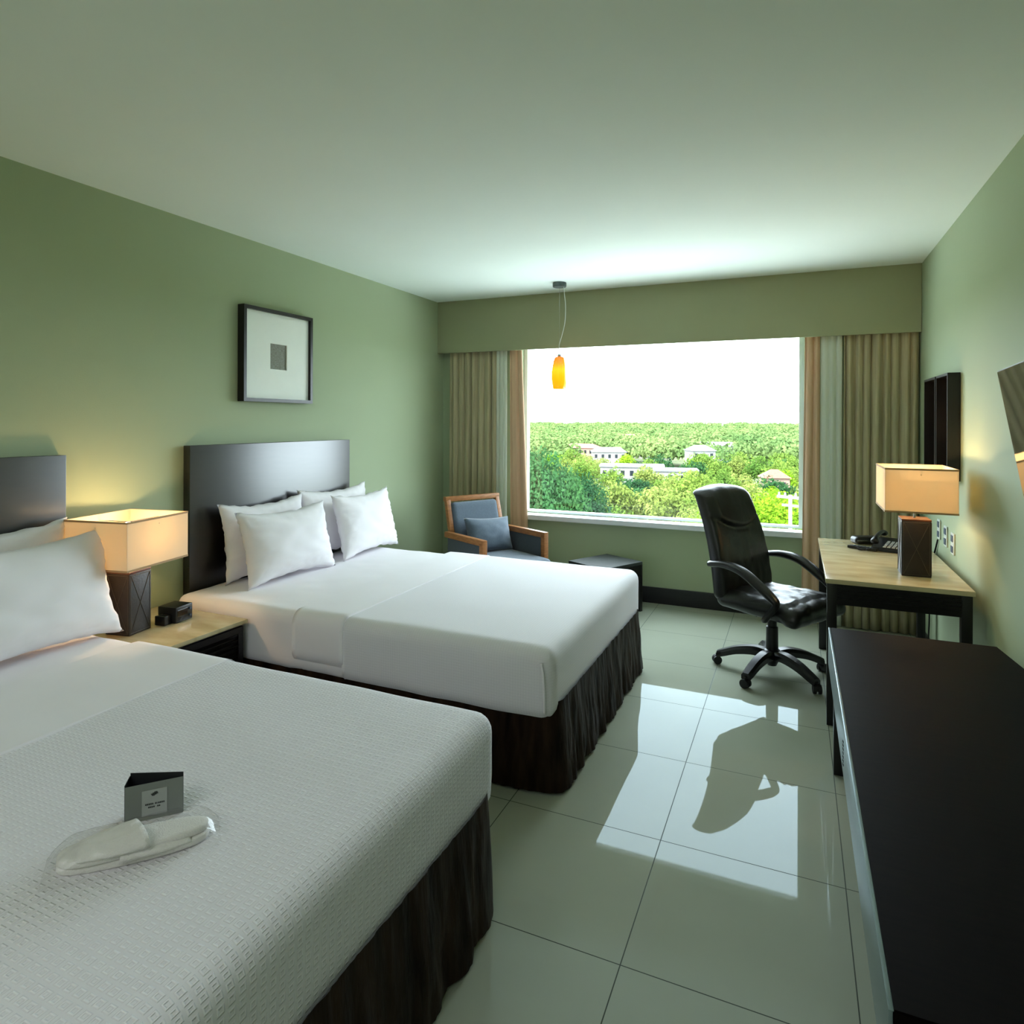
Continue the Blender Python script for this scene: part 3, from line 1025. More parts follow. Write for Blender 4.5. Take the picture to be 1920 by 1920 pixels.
# ---------------------------------------------------------------- curtains
def drape(name, label, material, xs_top, xs_bot, yc, amp, freq, seed, z0=0.006, z1=2.60, group=None, mid=None):
    bm = bmesh.new()
    nx = max(24, int(abs(xs_top[1] - xs_top[0]) / 0.006))
    nzr = 24
    G = []
    for j in range(nzr + 1):
        f = j / nzr
        z = z1 + (z0 - z1) * f
        row = []
        for i in range(nx + 1):
            s = i / nx
            xa = xs_top[0] + (xs_bot[0] - xs_top[0]) * f
            xb = xs_top[1] + (xs_bot[1] - xs_top[1]) * f
            if mid:
                xa += mid[0] * sin(pi * f)
                xb += mid[1] * sin(pi * f)
            x = xa + (xb - xa) * s
            ph = s * freq * 2 * pi + 1.5 * noise.noise(Vector((s * freq * 0.8, f * 0.8, seed)))
            a = amp * (0.75 + 0.5 * noise.noise(Vector((s * 5, f * 0.7, seed + 5))))
            y = yc + a * sin(ph) + 0.25 * a * sin(2.3 * ph + seed + f)
            x += 0.35 * a * cos(ph * 1.0)
            row.append(bm.verts.new((min(max(x, 0.004), RX - 0.006), min(y, YW - 0.016) if False else y, z)))
        G.append(row)
    for a, b in zip(G, G[1:]):
        for i in range(nx):
            bm.faces.new((a[i], a[i + 1], b[i + 1], b[i]))
    o = obj(name, bm, material, None, 'all')
    md = o.modifiers.new('thickness', 'SOLIDIFY')
    md.thickness = 0.0022
    return tag(o, label, 'curtain', group)
YC = 5.490
gl_, gr_ = 'curtain layers left of the window', 'curtain layers right of the window'
drape('drape', 'beige striped drape in the left corner behind the armchair', 'curtain_beige', (0.10, 0.60), (0.10, 0.60), YC - 0.008, 0.020, 7, 1, group=gl_)
drape('sheer_curtain', 'white sheer curtain beside the beige drape left of the window', 'sheer', (0.58, 0.70), (0.58, 0.70), YC - 0.004, 0.013, 3, 2, group=gl_)
drape('lining_curtain', 'peach lining curtain at the left edge of the window glass', 'curtain_peach', (0.72, 0.83), (0.74, 0.93), YC + 0.002, 0.012, 2, 3, group=gl_)
drape('lining_curtain', 'peach lining curtain at the right edge of the window glass', 'curtain_peach', (3.19, 3.29), (3.165, 3.29), YC + 0.002, 0.013, 2, 4, group=gr_)
drape('sheer_curtain', 'white sheer curtain between peach lining and beige folds, right of window', 'sheer', (3.295, 3.44), (3.295, 3.44), YC - 0.004, 0.013, 3, 5, group=gr_)
drape('drape', 'beige striped drape gathered in folds in the right corner behind the desk', 'curtain_beige', (3.45, 3.93), (3.44, 3.92), YC - 0.008, 0.022, 8, 6, group=gr_)

# ---------------------------------------------------------------- armchair
FA = radians(-28)
t = thing('armchair', 'wooden framed armchair with slate blue upholstery in the window corner', 'armchair', (0.88, 4.855, 0), FA)
hw = 0.335
def bar(a, b, sx, sy, bev=0.004):
    """square bar from a to b"""
    q = bmesh.new()
    a, b = Vector(a), Vector(b)
    d = b - a
    L = d.length
    box(q, (-sx / 2, -sy / 2, 0), (sx / 2, sy / 2, L), bev)
    bmesh.ops.transform(q, matrix=Matrix.Translation(a) @ d.to_track_quat('Z', 'Y').to_matrix().to_4x4(), verts=q.verts)
    return q
def bars(L):
    bm = bmesh.new()
    for q in L:
        join(bm, q)
    return bm
for s in (-1, 1):
    y = s * (hw - 0.025)
    obj('front_leg', bars([bar((0.26, y, 0), (0.26, y, 0.605), 0.045, 0.045)]), 'teak', t, True)
    obj('rear_leg', bars([bar((-0.24, y, 0), (-0.20, y, 0.42), 0.045, 0.045)]), 'teak', t, True)
    ar = bars([bar((-0.25, y, 0.60), (0.282, y, 0.60), 0.045, 0.045)])
    a = obj('armrest', ar, 'teak', t, True)
    obj('side_panel', B((-0.22, y - 0.010, 0.24), (0.238, y + 0.010, 0.578), 0.003), 'blue_fabric_dark', a, True)
# back frame leaning
bl, bh = (-0.20, 0.38), (-0.33, 0.875)
fr_ = []
for s in (-1, 1):
    y = s * (hw - 0.075)
    fr_.append(bar((bl[0], y, bl[1]), (bh[0], y * 0.98, bh[1]), 0.04, 0.04))
fr_.append(bar((bh[0], -hw + 0.055, bh[1]), (bh[0], hw - 0.055, bh[1]), 0.045, 0.04))
fr_.append(bar((-0.215, -hw + 0.06, 0.44), (-0.215, hw - 0.06, 0.44), 0.04, 0.04))
obj('back_frame', bars(fr_), 'teak', t, True)
bm = gridbox((-0.035, -hw + 0.10, 0.0), (0.045, hw - 0.10, 0.40), 0.02, 0.03)
bmesh.ops.transform(bm, matrix=Matrix.Translation((-0.225, 0, 0.455)) @ Matrix.Rotation(radians(-14.5), 4, 'Y'), verts=bm.verts)
obj('back_cushion', bm, 'blue_fabric', t, 'all')
obj('seat_frame', bars([bar((-0.22, -hw + 0.05, 0.27), (0.26, -hw + 0.05, 0.27), 0.05, 0.03), bar((-0.22, hw - 0.05, 0.27), (0.26, hw - 0.05, 0.27), 0.05, 0.03), bar((0.255, -hw + 0.04, 0.27), (0.255, hw - 0.04, 0.27), 0.05, 0.03)]), 'teak', t, True)
bm = gridbox((-0.20, -hw + 0.055, 0.29), (0.41, hw - 0.055, 0.435), 0.02, 0.05, disp=lambda p, n: p + V(0, 0, 0.012 * max(0, 1 - ((p.x - 0.08) / 0.3) ** 2) * max(0, 1 - (p.y / 0.3) ** 2) if p.z > 0.37 else 0))
obj('seat_cushion', bm, 'blue_fabric', t, 'all')
# loose cushion
def small_cushion():
    bm = bmesh.new()
    n = 22
    F = {}
    w, h, T = 0.46, 0.30, 0.14
    for side in (1, -1):
        for i in range(n + 1):
            for j in range(n + 1):
                u, v = -1 + 2 * i / n, -1 + 2 * j / n
                if (i in (0, n) or j in (0, n)) and side == -1:
                    F[(side, i, j)] = F[(1, i, j)]
                    continue
                y = u * w / 2 * (1 - 0.06 * (1 - v * v))
                z = v * h / 2 * (1 - 0.10 * (1 - u * u))
                th = ((1 - abs(u) ** 2.4) * (1 - abs(v) ** 2.4)) ** 0.55 * T / 2 + (0.006 * noise.noise(Vector((u * 3, v * 3, side * 4))) if abs(u) < 1 and abs(v) < 1 else 0)
                F[(side, i, j)] = bm.verts.new((side * th, y, z + h / 2))
        for i in range(n):
            for j in range(n):
                q = [F[(side, i, j)], F[(side, i + 1, j)], F[(side, i + 1, j + 1)], F[(side, i, j + 1)]]
                try:
                    bm.faces.new(q)
                except ValueError:
                    pass
    return bm
o = obj('throw_cushion', small_cushion(), 'blue_fabric', None, 'all')
R_ = Matrix.Rotation(FA, 4, 'Z')
pos = V(0.88, 4.855, 0) + R_ @ V(-0.085, 0.03, 0.437)
o.matrix_world = Matrix.Translation(pos) @ R_ @ Matrix.Rotation(radians(-20), 4, 'Y') @ Matrix.Rotation(radians(-3), 4, 'X')
tag(o, 'small slate blue cushion leaning on the back of the armchair', 'cushion')

# ---------------------------------------------------------------- side table / ottoman
t = thing('side_table', 'low dark square side table between the far bed and window wall', 'table', (1.725, 5.155, 0), FA)
a, b = 0.195, 0.225
obj('table_lid', B((-a, -b, 0.375), (a, b, 0.40), 0.003), 'ottoman_top', t, True)
bm = bmesh.new()
for s in (-1, 1):
    box(bm, (-a + 0.03, s * b - (0.02 if s > 0 else 0) , 0.29), (a - 0.03, s * b + (0.02 if s < 0 else 0), 0.375))
    box(bm, (s * a - (0.02 if s > 0 else 0), -b + 0.03, 0.29), (s * a + (0.02 if s < 0 else 0), b - 0.03, 0.375))
obj('apron', bm, 'desk_wood', t)
for sx in (-1, 1):
    for sy in (-1, 1):
        obj('leg', B((sx * a - (0.03 if sx > 0 else 0), sy * b - (0.03 if sy > 0 else 0), 0), (sx * a + (0.03 if sx < 0 else 0), sy * b + (0.03 if sy < 0 else 0), 0.375), 0.002), 'desk_wood', t, True)

# ---------------------------------------------------------------- office chair
FO = radians(-32)
t = thing('office_chair', 'high-backed black leather swivel chair on casters at the desk', 'office chair', (3.0, 4.29, 0), FO)
# five star base
angs = [radians(a_) for a_ in (174 + 32, 174 + 32 + 72, 174 + 32 + 144, 174 + 32 + 216, 174 + 32 + 288)]
def leg_bm():
    bm = bmesh.new()
    pts = bez([(0.02, 0, 0.115), (0.10, 0, 0.128), (0.20, 0, 0.112), (0.28, 0, 0.082), (0.325, 0, 0.064)], 5)
    n = len(pts)
    G = []
    for i, p in enumerate(pts):
        f = i / (n - 1)
        w, h = 0.040 - 0.014 * f, 0.026 - 0.007 * f
        G.append([bm.verts.new((p.x, y, p.z + z)) for y, z in ((-w, -h), (w, -h), (w, h * 0.3), (w * 0.6, h), (-w * 0.6, h), (-w, h * 0.3))])
    for a, b in zip(G, G[1:]):
        for k in range(6):
            bm.faces.new((a[k], a[(k + 1) % 6], b[(k + 1) % 6], b[k]))
    bm.faces.new(G[0])
    bm.faces.new(G[-1])
    return bm
for i, an in enumerate(angs):
    lg = obj('base_leg', leg_bm(), 'black_plastic', t, True)
    lg.rotation_euler = (0, 0, an)
    cs = bmesh.new()
    for s in (-1, 1):
        q = bmesh.new()
        yy = s * 0.014
        tube(q, [(0.325, yy - 0.008, 0.026), (0.325, yy + 0.008, 0.026)], 0.026, 20)
        join(cs, q, Matrix.Translation((0.325, 0, 0)) @ Matrix.Rotation(0.5 + i, 4, 'Z') @ Matrix.Translation((-0.325, 0, 0)))
    tube(cs, [(0.325, 0, 0.03), (0.325, 0, 0.066)], 0.008, 10)
    q = bmesh.new()
    tube(q, [(0.325, -0.006, 0.034), (0.325, 0.006, 0.034)], 0.022, 16)
    join(cs, q, Matrix.Translation((0.325, 0, 0)) @ Matrix.Rotation(0.5 + i, 4, 'Z') @ Matrix.Translation((-0.325, 0, 0)))
    obj('caster', cs, 'rubber', lg, True)
bm = lathe(bmesh.new(), [(0, 0.05), (0.026, 0.052), (0.044, 0.09), (0.046, 0.145), (0.036, 0.15), (0.034, 0.285), (0.027, 0.29), (0.027, 0.40), (0, 0.40)], n=24)
obj('gas_column', bm, 'black_plastic', t, True)
bm = B((-0.12, -0.09, 0.385), (0.10, 0.09, 0.425), 0.008)
tube(bm, [(0.03, -0.09, 0.40), (0.03, -0.17, 0.395), (0.03, -0.20, 0.39)], 0.006, 8)
tube(bm, [(0.10, 0.0, 0.39), (0.15, 0, 0.375), (0.17, 0, 0.36)], 0.018, 10)
obj('tilt_mechanism', bm, 'black_plastic', t, True)
# seat with waterfall front and stitched puckers
def seat_d(p, n):
    z = p.z
    f = (p.x + 0.25) / 0.57
    top = p.z > 0.45
    dz = 0
    if top:
        dz += 0.018 * max(0, 1 - (p.y / 0.24) ** 2) - 0.012 * abs(sin((p.y) * pi / 0.11)) * 0.5
        dz += 0.007 * noise.noise(Vector((p.x * 7, p.y * 20, 3))) + 0.003 * noise.noise(Vector((p.x * 20, p.y * 30, 8)))
    dz += 0.035 * max(0, f - 0.6) * (-1 if f > 0.85 else 0.3)
    q = Vector((p.x, p.y * (1 - 0.10 * (1 - f)), p.z + dz))
    return q + n * 0.004 * noise.noise(p * 15)
bm = gridbox((-0.24, -0.272, 0.395), (0.325, 0.272, 0.500), 0.016, 0.05, disp=seat_d)
obj('seat', bm, 'leather', t, 'all')
# backrest: shaped slab following a lumbar curve
def back_d(p, n):
    f = (p.z) / 0.70
    w = 1 - 0.16 * max(0, f - 0.35) ** 1.2 - 0.05 * max(0, 0.2 - f)
    y = p.y * w
    xo = -0.205 - 0.17 * f + 0.035 * sin(f * pi) * 1.0 - 0.03 * f * f
    dep = p.x
    front = p.x > 0.02
    if front:
        e = 1 - (p.y / 0.26) ** 2
        dep += 0.018 * e
        # head pillow bulge
        if f > 0.62:
            k = (f - 0.62) / 0.38
            edge = 1 - (p.y / 0.22) ** 2
            curve = 0.62 + 0.08 * (p.y / 0.2) ** 2
            if f > curve and edge > 0:
                dep += 0.030 * min(1, (f - curve) / 0.04) * min(1, edge * 3) * (1 - 0.4 * k)
        dep -= 0.012 * math.exp(-((f - 0.62 - 0.08 * (p.y / 0.2) ** 2) / 0.015) ** 2)
        dep += 0.006 * noise.noise(Vector((p.y * 12, p.z * 6, 2))) + 0.006 * noise.noise(Vector((p.y * 30, p.z * 14, 5))) * max(0, 1 - f)
    z = 0.43 + p.z * 0.985
    if f > 0.9:
        z -= 0.035 * (p.y / 0.24) ** 2 * (f - 0.9) / 0.1
    return Vector((xo + dep, y, z))
bm = gridbox((-0.045, -0.255, 0.0), (0.055, 0.255, 0.70), 0.014, 0.042, disp=back_d)
obj('backrest', bm, 'leather', t, 'all')
# loop arms
for s in (-1, 1):
    y = s * 0.29
    pts = bez([(-0.235, y, 0.658), (-0.12, y, 0.672), (0.0, y + s * 0.004, 0.655), (0.12, y + s * 0.004, 0.59), (0.20, y, 0.535), (0.215, y, 0.505), (0.18, y - s * 0.005, 0.455), (0.14, y - s * 0.02, 0.41), (0.11, y - s * 0.06, 0.392)], 6)
    n = len(pts)
    rs = [0.025 + 0.012 * max(0, sin(pi * min(1, i / (n * 0.62)))) for i in range(n)]
    bm = bmesh.new()
    tube(bm, pts, rs, 12, flat=(1.0, 0.72))
    obj('armrest', bm, 'black_plastic', t, 'all')

# ---------------------------------------------------------------- folded card and slippers on the near bed
t = thing('folded_card', 'grey folded card with a small emblem standing on the near bed', 'card', (1.768, 1.053, BZ + 0.002), radians(40))
def panel(name, a, b, h, mt, thick=0.0012, bulge=0.0):
    bm = bmesh.new()
    a, b = Vector(a), Vector(b)
    d = (b - a)
    nn = Vector((-d.y, d.x, 0)).normalized()
    G = []
    for i in range(9):
        s = i / 8
        p = a + d * s + nn * bulge * sin(s * pi)
        G.append([bm.verts.new(p + nn * o_ + V(0, 0, z)) for o_, z in ((0, 0), (0, h), (thick, h), (thick, 0))])
    for g0, g1 in zip(G, G[1:]):
        for k in range(4):
            bm.faces.new((g0[k], g1[k], g1[(k + 1) % 4], g0[(k + 1) % 4]))
    bm.faces.new(G[0])
    bm.faces.new(G[-1][::-1])
    return obj(name, bm, mt, t)
# local x runs along the card's width, local -y faces the camera
fp = panel('front_panel', (-0.056, -0.012, 0), (0.062, 0.006, 0), 0.084, 'card_grey')
panel('rear_panel', (-0.056, 0.034, 0), (0.062, 0.008, 0), 0.094, 'card_dark')
panel('spine', (-0.056, -0.011, 0), (-0.056, 0.034, 0), 0.088, 'card_dark')
lb = bmesh.new()
ux = Vector((0.118, 0.018, 0)).normalized()
un = Vector((ux.y, -ux.x, 0))
def on_card(s0, s1, z0, z1, d, bm, tilt=0):
    o0 = Vector((-0.056, -0.012, 0)) + un * d
    vs = [o0 + ux * s0 + V(0, 0, z0), o0 + ux * s1 + V(0, 0, z0), o0 + ux * s1 + V(0, 0, z1), o0 + ux * s0 + V(0, 0, z1)]
    f = [bm.verts.new(v) for v in vs]
    g_ = [bm.verts.new(v - un * 0.0006) for v in vs]
    bm.faces.new(f)
    bm.faces.new(g_[::-1])
    for k in range(4):
        bm.faces.new((f[k], g_[k], g_[(k + 1) % 4], f[(k + 1) % 4]))
on_card(0.034, 0.086, 0.010, 0.068, 0.0010, lb)
lbl = obj('printed_square', lb, 'card_light', fp)
em = bmesh.new()
# little emblem and two short lines of lettering
for k in range(5):
    w_ = 0.003 + 0.0022 * (2 - abs(k - 2))
    on_card(0.060 - w_ + (k - 2) * 0.0012, 0.060 + w_ + (k - 2) * 0.0012, 0.054 + k * 0.0018, 0.0555 + k * 0.0018, 0.0016, em)
for i, (s, w_) in enumerate(((0.041, .0026), (0.0445, .0026), (0.048, .0026), (0.0515, .0026), (0.055, .0026), (0.061, .0026), (0.0645, .0012), (0.0675, .0026), (0.071, .0026), (0.0745, .0026), (0.078, .0026))):
    on_card(s, s + w_, 0.034, 0.0375, 0.0016, em)
for i, s in enumerate((0.047, 0.0505, 0.054, 0.0575, 0.0655, 0.069)):
    on_card(s, s + 0.0026, 0.027, 0.0302, 0.0016, em)
obj('emblem_and_lettering', em, 'print_dark', lbl)

SA = math.atan2(0.225, 0.18)
t = thing('slipper_package', 'pair of white slippers in clear plastic lying on the near bed', 'slippers', (1.842, 0.955, BZ + 0.001), SA)
def slipper(zb, flip, parent_name):
    """sole outline along x, with toe strap; built at height zb"""
    bm = bmesh.new()
    n = 40
    L, wd = 0.285, 0.052
    pts = []
    for i in range(n):
        a = 2 * pi * i / n
        x = L / 2 * cos(a)
        f = (x / (L / 2) + 1) / 2
        w = wd * (0.78 + 0.26 * f - 0.10 * sin(f * pi))
        y = w * abs(sin(a)) ** 0.8 * (1 if sin(a) > 0 else -1)
        pts.append((x * flip, y))
    rings = []
    for z, sc in ((0, 0.95), (0.003, 1.0), (0.012, 1.0), (0.015, 0.96), (0.016, 0.80), (0.016, 0.4)):
        rings.append([bm.verts.new((x * (1 - (1 - sc) * (0.4)), y * sc, zb + z)) for x, y in pts])
    for a, b in zip(rings, rings[1:]):
        for k in range(n):
            bm.faces.new((a[k], a[(k + 1) % n], b[(k + 1) % n], b[k]))
    bm.faces.new(rings[0][::-1])
    bm.faces.new(rings[-1])
    s = obj('slipper', bm, 'slipper', t, 'all')
    # strap arching over the toe half
    st = bmesh.new()
    G = []
    for i in range(13):
        x = (-0.01 + 0.115 * i / 12)
        f = i / 12
        w = wd * (0.98 - 0.25 * max(0, f - 0.55) * 2) 
        h = 0.030 * (1 - 0.75 * f)
        row = []
        for k in range(13):
            a = pi * k / 12
            row.append(st.verts.new((x * flip + 0.018 * flip * cos(a) * (1 - f), w * cos(a), zb + 0.013 + h * sin(a) ** 0.8 + 0.0015 * noise.noise(Vector((i * 0.7, k * 0.7, zb * 50))))))
        G.append(row)
    for a, b in zip(G, G[1:]):
        for k in range(12):
            st.faces.new((a[k], a[k + 1], b[k + 1], b[k]))
    so = obj('toe_strap', st, 'slipper', s, 'all')
    md = so.modifiers.new('thickness', 'SOLIDIFY')
    md.thickness = 0.003
slipper(0.001, 1, 'a')
slipper(0.018, -1, 'b')
# film bag around them
bm = bmesh.new()
n1, n2 = 44, 28
G = []
for i in range(n1 + 1):
    x = -0.165 + 0.33 * i / n1
    e = abs(x) / 0.165
    h = 0.054 * (1 - e ** 7) + 0.004
    w = 0.062 * (1 - 0.12 * e ** 4)
    row = []
    for k in range(n2 + 1):
        a = pi * k / n2
        z = h * sin(a) ** 0.45
        row.append(bm.verts.new((x, w * cos(a) * (1 + 0.06 * noise.noise(Vector((x * 30, a * 2, 0)))), 0.001 + max(0, z + 0.005 * noise.noise(Vector((x * 25, a * 3, 4)))))))
    G.append(row)
for a, b in zip(G, G[1:]):
    for k in range(n2):
        bm.faces.new((a[k], a[k + 1], b[k + 1], b[k]))
obj('plastic_bag', bm, 'film', t, 'all')

# ---------------------------------------------------------------- outside: ground, trees, houses, pole
GZ = -16.5
struct_g = obj('ground', B((-900, 7.0, GZ - 0.5), (500, 3000, GZ)), 'ground')
struct_g['kind'] = 'structure'
fc = obj('bounce_slab', B((-60, 6.2, GZ), (60, 43.0, GZ + 0.06)), 'bounce_slab')  # unseen pale slab added below the window to bounce light onto the ceiling
fc['kind'] = 'structure'

def crown_mesh(name, seed, leafs, clumps, size, flat=1.0):
    """crown of leaf cards gathered on overlapping clumps; unit size about 1 radius, base at z=0"""
    rng = np.random.default_rng(seed)
    cen = []
    for _ in range(clumps):
        d = rng.normal(size=3)
        d /= np.linalg.norm(d)
        d[2] = abs(d[2]) * 0.9 - 0.25
        r = rng.uniform(0.35, 0.78)
        cen.append((d * r, rng.uniform(0.22, 0.42)))
    ci = rng.integers(0, clumps, leafs)
    cc = np.array([c for c, r in cen])[ci]
    cr = np.array([r for c, r in cen])[ci]
    d = rng.normal(size=(leafs, 3))
    d /= np.linalg.norm(d, axis=1)[:, None]
    P = cc + d * (cr * rng.uniform(0.75, 1.06, leafs))[:, None]
    P[:, 2] *= flat
    nn = d + rng.normal(size=(leafs, 3)) * 0.45
    nn /= np.linalg.norm(nn, axis=1)[:, None]
    tmp = rng.normal(size=(leafs, 3))
    u = np.cross(nn, tmp)
    u /= np.linalg.norm(u, axis=1)[:, None]
    v = np.cross(nn, u)
    s = rng.uniform(0.6, 1.3, leafs)[:, None] * size
    Q = np.stack([P - u * s, P - v * s * 0.6 , P + u * s, P + v * s * 0.6], 1).reshape(-1, 3)
    me = bpy.data.meshes.new(name)
    me.vertices.add(len(Q))
    me.vertices.foreach_set('co', Q.ravel())
    me.loops.add(leafs * 4)
    me.loops.foreach_set('vertex_index', np.arange(leafs * 4))
    me.polygons.add(leafs)
    me.polygons.foreach_set('loop_start', np.arange(leafs) * 4)
    me.polygons.foreach_set('loop_total', np.full(leafs, 4))
    me.update()
    return me

def trunk_mesh(name, seed):
    rnd = random.Random(seed)
    bm = bmesh.new()
    tube(bm, bez([(0, 0, -1.6), (0.03, 0, -0.9), (-0.02, 0.02, -0.3), (0, 0, 0.1)], 4), [0.10] * 4 + [0.08] * 4 + [0.06] * 5, 8)
    for k in range(5):
        a = 2 * pi * k / 5 + rnd.random()
        tube(bm, [(0, 0, -0.45 + 0.1 * k), (0.3 * cos(a), 0.3 * sin(a), -0.1 + 0.1 * k), (0.55 * cos(a), 0.55 * sin(a), 0.15 + 0.05 * k)], [0.045, 0.03, 0.015], 6)
    me = bpy.data.meshes.new(name)
    bm.to_mesh(me)
    bm.free()
    me.materials.append(M['bark'])
    return me
TR = trunk_mesh('trunk', 1)
crowns = {}
def crown(kind, var, leafs, clumps, size, flat=1.0):
    k = (kind, var, leafs)
    if k not in crowns:
        me = crown_mesh('crown', hash(k[1:]) % 1000 + {'leaf_yellow': 1, 'leaf_mid': 2, 'leaf_dark': 3, 'leaf_bright': 4}[kind] * 7, leafs, clumps, size, flat)
        me.materials.append(M[kind])
        crowns[k] = me
    return crowns[k]

def tree(label, x, y, top, rad, kind, var=0, leafs=5000, clumps=22, size=0.035, flat=1.0, group='trees outside the window', tall=1.0):
    """tree whose crown top reaches z=top"""
    hz = rad * tall
    cz = top - hz * 0.98 * flat
    o = thing('tree', label, 'tree', (x, y, GZ), 0, group)
    c = new_obj('crown', crown(kind, var, leafs, clumps, size, flat), None, o)
    c.location = (0, 0, cz - GZ)
    c.scale = (rad, rad, hz)
    c.rotation_euler = (0, 0, (x * 1.7 + y) % 6.28)
    tk = new_obj('trunk', TR, None, o)
    ht = (cz - GZ)
    tk.scale = (rad * 0.55, rad * 0.55, ht / 1.6)
    tk.location = (0, 0, ht)
    return o

def az(px):
    a = (px - 945.4) / 1223.7
    d = V(a * cos(0.4205) - sin(0.4205), a * sin(0.4205) + cos(0.4205), 0)
    return d.normalized()
CX, CY = 3.129, 0.0
# landmark trees at their own places on the ground (x, y in metres)
tree('tall dark green tree at the left edge of the window view', -14.9, 45.6, 1.3, 4.4, 'leaf_dark', 0, 16000, 40, 0.030, tall=1.45)
tree('dark green tree shouldering the tallest one on its right', -14.2, 54.2, -1.9, 3.1, 'leaf_dark', 1, 12000, 34, 0.032, tall=1.4)
tree('broad bright yellow-green tree filling the lower right of the view', 0.6, 57.0, -2.9, 6.6, 'leaf_bright', 2, 20000, 48, 0.026, flat=0.8)
tree('bright yellow-green tree at the right edge behind the curtain', 11.2, 62.0, -3.6, 4.5, 'leaf_bright', 3, 14000, 36, 0.03)
tree('yellow-green tree whose crown shows low between chair and big bright tree', -6.2, 49.0, -5.6, 2.9, 'leaf_bright', 1, 9000, 26, 0.034)

rnd = random.Random(5)
placed = [(-14.9, 45.6, 4), (-14.2, 54.2, 3), (0.6, 57, 7), (11.2, 62, 5), (-6.2, 49, 3.5)]
names = {'leaf_yellow': 'pale yellow-green tree', 'leaf_mid': 'mid green tree', 'leaf_dark': 'dark green tree', 'leaf_bright': 'bright green tree'}
cnt = 0
tries = 0
houses = []
def ray_xy(azd, dist):
    a = radians(azd)
    return CX + sin(a) * dist, CY + cos(a) * dist
# houses first
for (azd, dist, w, d_, h, rot, wm, rm, lab) in (
        (-13.0, 186, 17, 9, 5.6, 12, 'house_white', 'roof_grey', 'long low white house with flat roof left of the view centre'),
        (-9.4, 178, 11, 8, 5.2, 12, 'house_white', 'roof_grey', 'white house with dark windows near the view centre'),
        (-17.3, 290, 15, 9, 6.6, -8, 'house_pink', 'roof_red', 'pinkish house with red roof behind the dark trees'),
        (-15.0, 262, 13, 9, 6.2, 20, 'house_white', 'roof_grey', 'pale house with a grey pitched roof in the middle distance'),
        (-11.3, 330, 18, 10, 7.2, -15, 'house_white', 'roof_grey', 'distant white house above the long low one'),
        (-6.2, 300, 18, 10, 7.6, 10, 'house_white', 'roof_grey', 'white building with a row of small dark windows'),
        (-7.4, 232, 8, 7, 8.4, 30, 'house_white', 'roof_grey', 'small white house among trees right of centre'),
        (-1.6, 160, 5.5, 5, 5.6, 14, 'house_pink', 'roof_red', 'pinkish house low behind the broad bright tree'),
        (-13.9, 420, 24, 12, 8.6, 5, 'house_white', 'roof_red', 'far white house with red roof on the left'),
        (-11.6, 62, 6, 5, 3.5, -10, 'house_pink', 'roof_red', 'little pinkish roofed shed near the window sill')):
    x, y = ray_xy(azd, dist)
    placed.append((x, y, w * 0.55))
    t = thing('house', lab, 'house', (x, y, GZ), radians(rot), 'houses outside the window')
    obj('walls', B((-w / 2, -d_ / 2, 0), (w / 2, d_ / 2, h)), wm, t)
    bm = bmesh.new()
    o_ = 0.4
    if rm == 'roof_grey' and rot == 12:
        box(bm, (-w / 2 - 0.3, -d_ / 2 - 0.3, h), (w / 2 + 0.3, d_ / 2 + 0.3, h + 0.5))
    else:
        vs = [(-w / 2 - o_, -d_ / 2 - o_, h), (w / 2 + o_, -d_ / 2 - o_, h), (w / 2 + o_, d_ / 2 + o_, h), (-w / 2 - o_, d_ / 2 + o_, h), (-w / 2 + 2, 0, h + 1.8), (w / 2 - 2, 0, h + 1.8)]
        q = [bm.verts.new(v) for v in vs]
        for f in ((0, 1, 5, 4), (1, 2, 5), (2, 3, 4, 5), (3, 0, 4), (3, 2, 1, 0)):
            bm.faces.new([q[i] for i in f])
    obj('roof', bm, rm, t)
    nwin = max(2, int(w / 2.4))
    for k in range(nwin):
        xx = -w / 2 + w * (k + 0.5) / nwin
        obj('window', B((xx - 0.5, -d_ / 2 - 0.05, h - 2.3), (xx + 0.5, -d_ / 2 + 0.02, h - 0.9)), 'house_glass', t)

dist = 47.0
cells = []
while dist < 236:
    stp = 6.6 * (1 + dist / 330)
    width = radians(31) * dist
    nn_ = int(width / stp)
    for k in range(nn_):
        cells.append((dist + rnd.uniform(-0.25, 0.25) * stp, -27.5 + 31 * (k + 0.5 + rnd.uniform(-0.3, 0.3)) / nn_, stp))
    dist += stp
for dist, azd, stp in cells:
    x, y = ray_xy(azd, dist)
    rad = stp * rnd.uniform(0.45, 0.55)
    v, hv = rnd.random(), rnd.random()
    top = GZ + 6.2 + 4.6 * hv ** 1.3
    if dist < 62:
        top = GZ + rnd.uniform(5.0, 7.6)
    if any((x - a) ** 2 + (y - b) ** 2 < (0.9 * (rad + c)) ** 2 for a, b, c in placed):
        continue
    if cnt >= 285:
        break
    kind = 'leaf_yellow' if v < 0.34 else 'leaf_mid' if v < 0.64 else 'leaf_bright' if v < 0.84 else 'leaf_dark'
    if 120 < dist < 175 and -15.5 < azd < -8:
        top -= 0.8
    nm = names[kind] + (' close below the window' if dist < 75 else ' in the middle of the view' if dist < 130 else ' in the distance') + (' toward the left' if azd < -15 else ' near the centre' if azd < -7 else ' toward the right')
    if dist < 90:
        tree(nm, x, y, top, rad, kind, cnt % 3, 7000, 26, 0.036, tall=1.15)
    else:
        tree(nm, x, y, top, rad, kind, 3 + cnt % 3, 2200, 22, 0.060, tall=1.1)
    cnt += 1

